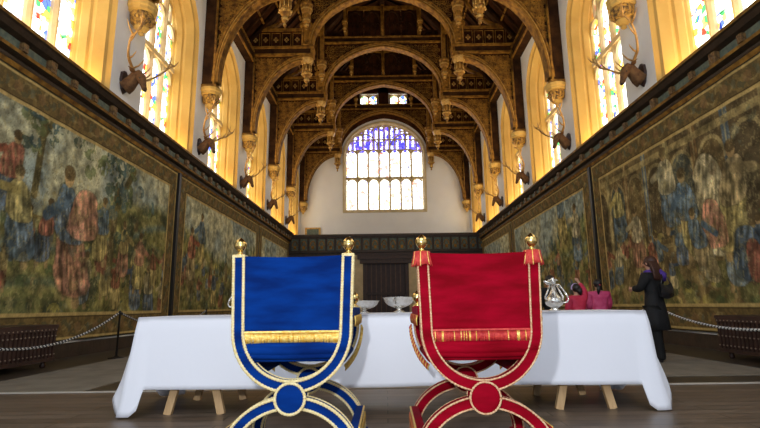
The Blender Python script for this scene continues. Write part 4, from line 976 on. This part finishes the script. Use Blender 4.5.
def person(label, loc, rz, H, torso_m, leg_m, hair_m, arm_l, arm_r, hair, coat_len=0.0, stride=0.03, bulk=1.0):
    """local -y is the back of the figure (towards the camera when rz=0); arms: elbow and wrist in units of H"""
    r=thing('person',label,'person',loc,rz); f=H
    P=lambda x,y,z:(x*f,y*f,z*f)
    hip=P(0,0,0.53); 
    body=[[(hip,0.075*f),(P(0,0,0.62),0.07*f),(P(0,0.005,0.74),0.078*f),(P(0,0,0.81),0.06*f),(P(0,0.005,0.855),0.032*f),(P(0,0.012,0.885),0.035*f),(P(0,0.012,0.925),(0.047*f,0.055*f)),(P(0,0.008,0.965),(0.044*f,0.052*f)),(P(0,0.006,0.988),0.026*f)]]
    for s,(e,wv) in ((-1,arm_l),(1,arm_r)):
        body.append([(P(0,0,0.81),0.06*f),(P(s*0.105,0,0.80),0.036*f),(P(*e),0.027*f),(P(*wv),0.018*f)])
        dd=Vector(P(*wv))-Vector(P(*e)); hc=hand_chains(Vector(P(*wv)),dd,(0,0,1) if abs(dd.normalized().z)<.7 else (1,0,0),H/1.7*0.95); body+=hc
        body.append([(hip,0.075*f),(P(s*0.055,s*stride*.3,0.47),0.055*f),(P(s*0.058,s*stride+0.012,0.27),0.036*f),(P(s*0.060,s*stride*1.2-0.006,0.045),0.024*f)])
    skin_mesh('body',body,'skin',r)
    # face
    q=MB(); q.tube([P(0,0.060,0.945),P(0,0.073,0.922),P(0,0.062,0.916)],[0.006*f,0.010*f,0.008*f],8); q.build('nose','skin',r)
    for s in (-1,1): q=MB(); q.ball(P(s*0.020,0.058,0.940),0.006*f,0,8); q.build('eye','stag_dark',r)
    q=MB(); q.tube([P(-0.014,0.058,0.902),P(0,0.062,0.901),P(0.014,0.058,0.902)],0.003*f,6); q.build('mouth','jacket_red',r)
    for s in (-1,1): q=MB(); q.ball(P(s*0.050,0.008,0.932),0.013*f,0,8,(0.4,0.8,1.3)); q.build('ear','skin',r)
    top=[[(hip,(0.088*f*bulk,0.075*f*bulk)),(P(0,0,0.62),(0.080*f*bulk,0.068*f*bulk)),(P(0,0.005,0.74),(0.092*f*bulk,0.075*f*bulk)),(P(0,0,0.815),0.064*f*bulk),(P(0,0.003,0.845),0.042*f)]]
    if coat_len: top.append([(hip,(0.088*f*bulk,0.075*f*bulk)),(P(0,-0.005,0.53-coat_len*.5),(0.098*f*bulk,0.08*f*bulk)),(P(0,-0.012,0.53-coat_len),(0.105*f*bulk,0.086*f*bulk))])
    for s,(e,wv) in ((-1,arm_l),(1,arm_r)):
        w2=tuple(e[i]+(wv[i]-e[i])*0.93 for i in range(3))
        top.append([(P(0,0,0.815),0.064*f*bulk),(P(s*0.105,0,0.80),0.046*f*bulk),(P(*e),0.038*f*bulk),(P(*w2),0.030*f*bulk)])
    skin_mesh('jacket',top,torso_m,r)
    legs=[[(P(0,0,0.54),0.078*f)]]
    for s in (-1,1): legs.append([(P(0,0,0.54),0.078*f),(P(s*0.055,s*stride*.3,0.47),0.062*f),(P(s*0.058,s*stride+0.012,0.27),0.046*f),(P(s*0.060,s*stride*1.2-0.006,0.05),0.042*f),(P(s*0.060,s*stride*1.2-0.006,0.022),0.043*f)])
    skin_mesh('trousers',legs,leg_m,r)
    for s in (-1,1): skin_mesh('shoe',[[(P(s*0.060,s*stride*1.2-0.02,0.020),0.022*f),(P(s*0.062,s*stride*1.2+0.03,0.018),0.022*f),(P(s*0.064,s*stride*1.2+0.075,0.014),0.016*f)]],'stag_dark',r)
    # hair
    q=MB(); q.ball(P(0,-0.004,0.948),0.062*f,0,16,(0.93,1.0,1.0))
    if hair=='long':
        q.grid(lambda u,v: P((u-.5)*(0.125-0.02*v)*1.0*math.cos(0), -0.052*math.cos((u-.5)*2.3)-0.012*v-0.008*math.sin(u*30)*v, 0.965-0.185*v),16,10)
        for k in range(12): u=(k+.5)/12-.5; q.tube([P(u*.12,-0.050*math.cos(u*2.3),0.95),P(u*.125,-0.062,0.87),P(u*.115,-0.062,0.79),P(u*.10,-0.058,0.765)],[0.012*f,0.014*f,0.011*f,0.004*f],6)
    elif hair=='pony':
        q.tube([P(0,-0.055,0.925),P(-0.012,-0.075,0.90),P(-0.02,-0.078,0.86),P(-0.024,-0.07,0.80)],[0.016*f,0.028*f,0.026*f,0.008*f],10)
    else:
        q.tube([P(0.01,-0.04,0.93),P(0.025,-0.052,0.89),P(0.03,-0.05,0.85)],[0.045*f,0.035*f,0.012*f],10)
    q.build('hair',hair_m,r)
    return r,P,f
# woman in black seen from behind, turned to the left tapestry side
wx,wy=4.05,7.66
r,P,f=person('woman in a black coat and purple scarf, auburn hair, standing by the right tapestry',(wx,wy,0),math.radians(30),1.555,'coat_black','trouser_black','hair_auburn',((-0.125,0.05,0.69),(-0.09,0.155,0.69)),((0.135,0.02,0.67),(0.13,0.10,0.58)),'long',bulk=1.1)
q=MB(); q.lathe([(0.02,0.66),(0.088,0.65),(0.100,0.58),(0.112,0.50),(0.122,0.40),(0.132,0.30),(0.118,0.295),(0.02,0.40)][::-1],n=28,sx=f,sy=0.80*f)
q.v=[(a,b_,c_*f) for a,b_,c_ in q.v]
for i,(a,b_,c_) in enumerate(q.v):
    an=math.atan2(b_,a); w_=1+0.05*math.sin(an*7)*max(0,(0.6-c_/f)/0.3); q.v[i]=(a*w_,b_*w_,c_)
q.build('coat_skirt','coat_black',r)
q=MB(); q.ball(P(0,0.006,0.848),0.068*f,0,14,(1.05,.95,.42)); q.tube([P(0.03,-0.05,0.86),P(0.075,-0.07,0.82),P(0.10,-0.065,0.76)],[0.03*f,0.035*f,0.016*f],8); q.tube([P(-0.02,0.07,0.84),P(-0.01,0.085,0.76)],[0.025*f,0.018*f],8); q.build('scarf','scarf_purple',r)
bag=thing('shoulder_bag','black leather shoulder bag hanging on the woman in black','bag',(wx,wy,0),math.radians(30))
q=MB(); q.grid(lambda u,v:(f*(0.02+0.20*(u-.5)*(1.1-0.2*v)), f*(-0.12-0.035*math.sin(PI*v)*math.cos((u-.5)*2.4)), f*(0.60+0.13*v-0.015*math.cos((u-.5)*5))),12,10); q.grid(lambda u,v:(f*(0.02+0.20*(u-.5)*(1.1-0.2*v)), f*(-0.115+0.010*math.sin(PI*v)), f*(0.60+0.13*v-0.015*math.cos((u-.5)*5))),12,10); q.build('bag_body','bag_leather',bag)
q=MB(); q.tube([(f*-0.06,f*-0.12,f*0.72),(f*0.0,f*-0.105,f*0.79),(f*0.07,f*-0.055,f*0.853),(f*0.085,f*0.01,f*0.86),(f*0.10,f*-0.05,f*0.845),(f*0.105,f*-0.10,f*0.78),(f*0.10,f*-0.12,f*0.72)],0.009,6); q.build('strap','bag_leather',bag)
r,P,f=person('child in a pink jacket with dark hair and a pale headband, one arm raised',((575-384)*8.1/507,8.1,0),0.1,1.17,'jacket_red','trouser_black','hair_black',((-0.13,0.02,0.67),(-0.12,0.08,0.58)),((0.125,0.03,0.90),(0.07,0.06,1.03)),'short',bulk=1.25)
q=MB(); q.sweep([P(0.062*math.cos(t),0.004+0.01,0.945+0.064*math.sin(t)) for t in [-.3+(PI+.6)*k/16 for k in range(17)]],(0,1,0),0.008*f,0.022*f); q.build('headband','lilac',r)
q=MB(); q.tube([P(0.12,0.03,0.88),P(0.10,0.045,0.95),P(0.078,0.058,1.01)],[0.036*f,0.032*f,0.026*f],10); q.build('pale_sleeve','jacket_pink',r)
r,P,f=person('child in a patterned pink jacket with dark ponytail, rightmost of the children',((597-384)*8.6/507,8.6,0),-0.1,1.26,'jacket_pink','trouser_black','hair_black',((-0.13,0.02,0.67),(-0.12,0.09,0.60)),((0.13,0.02,0.67),(0.12,0.09,0.60)),'pony',bulk=1.35)
q=MB(); q.ball(P(0,-0.062,0.918),0.018*f,0,8); q.build('hair_tie','jacket_red',r)
person('person in dark clothes with dark hair behind the silver ewer, left of the children',((549-384)*9.0/507,9.0,0),0.2,1.36,'coat_black','trouser_black','hair_black',((-0.13,0.02,0.67),(-0.12,0.08,0.58)),((0.13,0.02,0.67),(0.12,0.08,0.58)),'short',bulk=1.3)
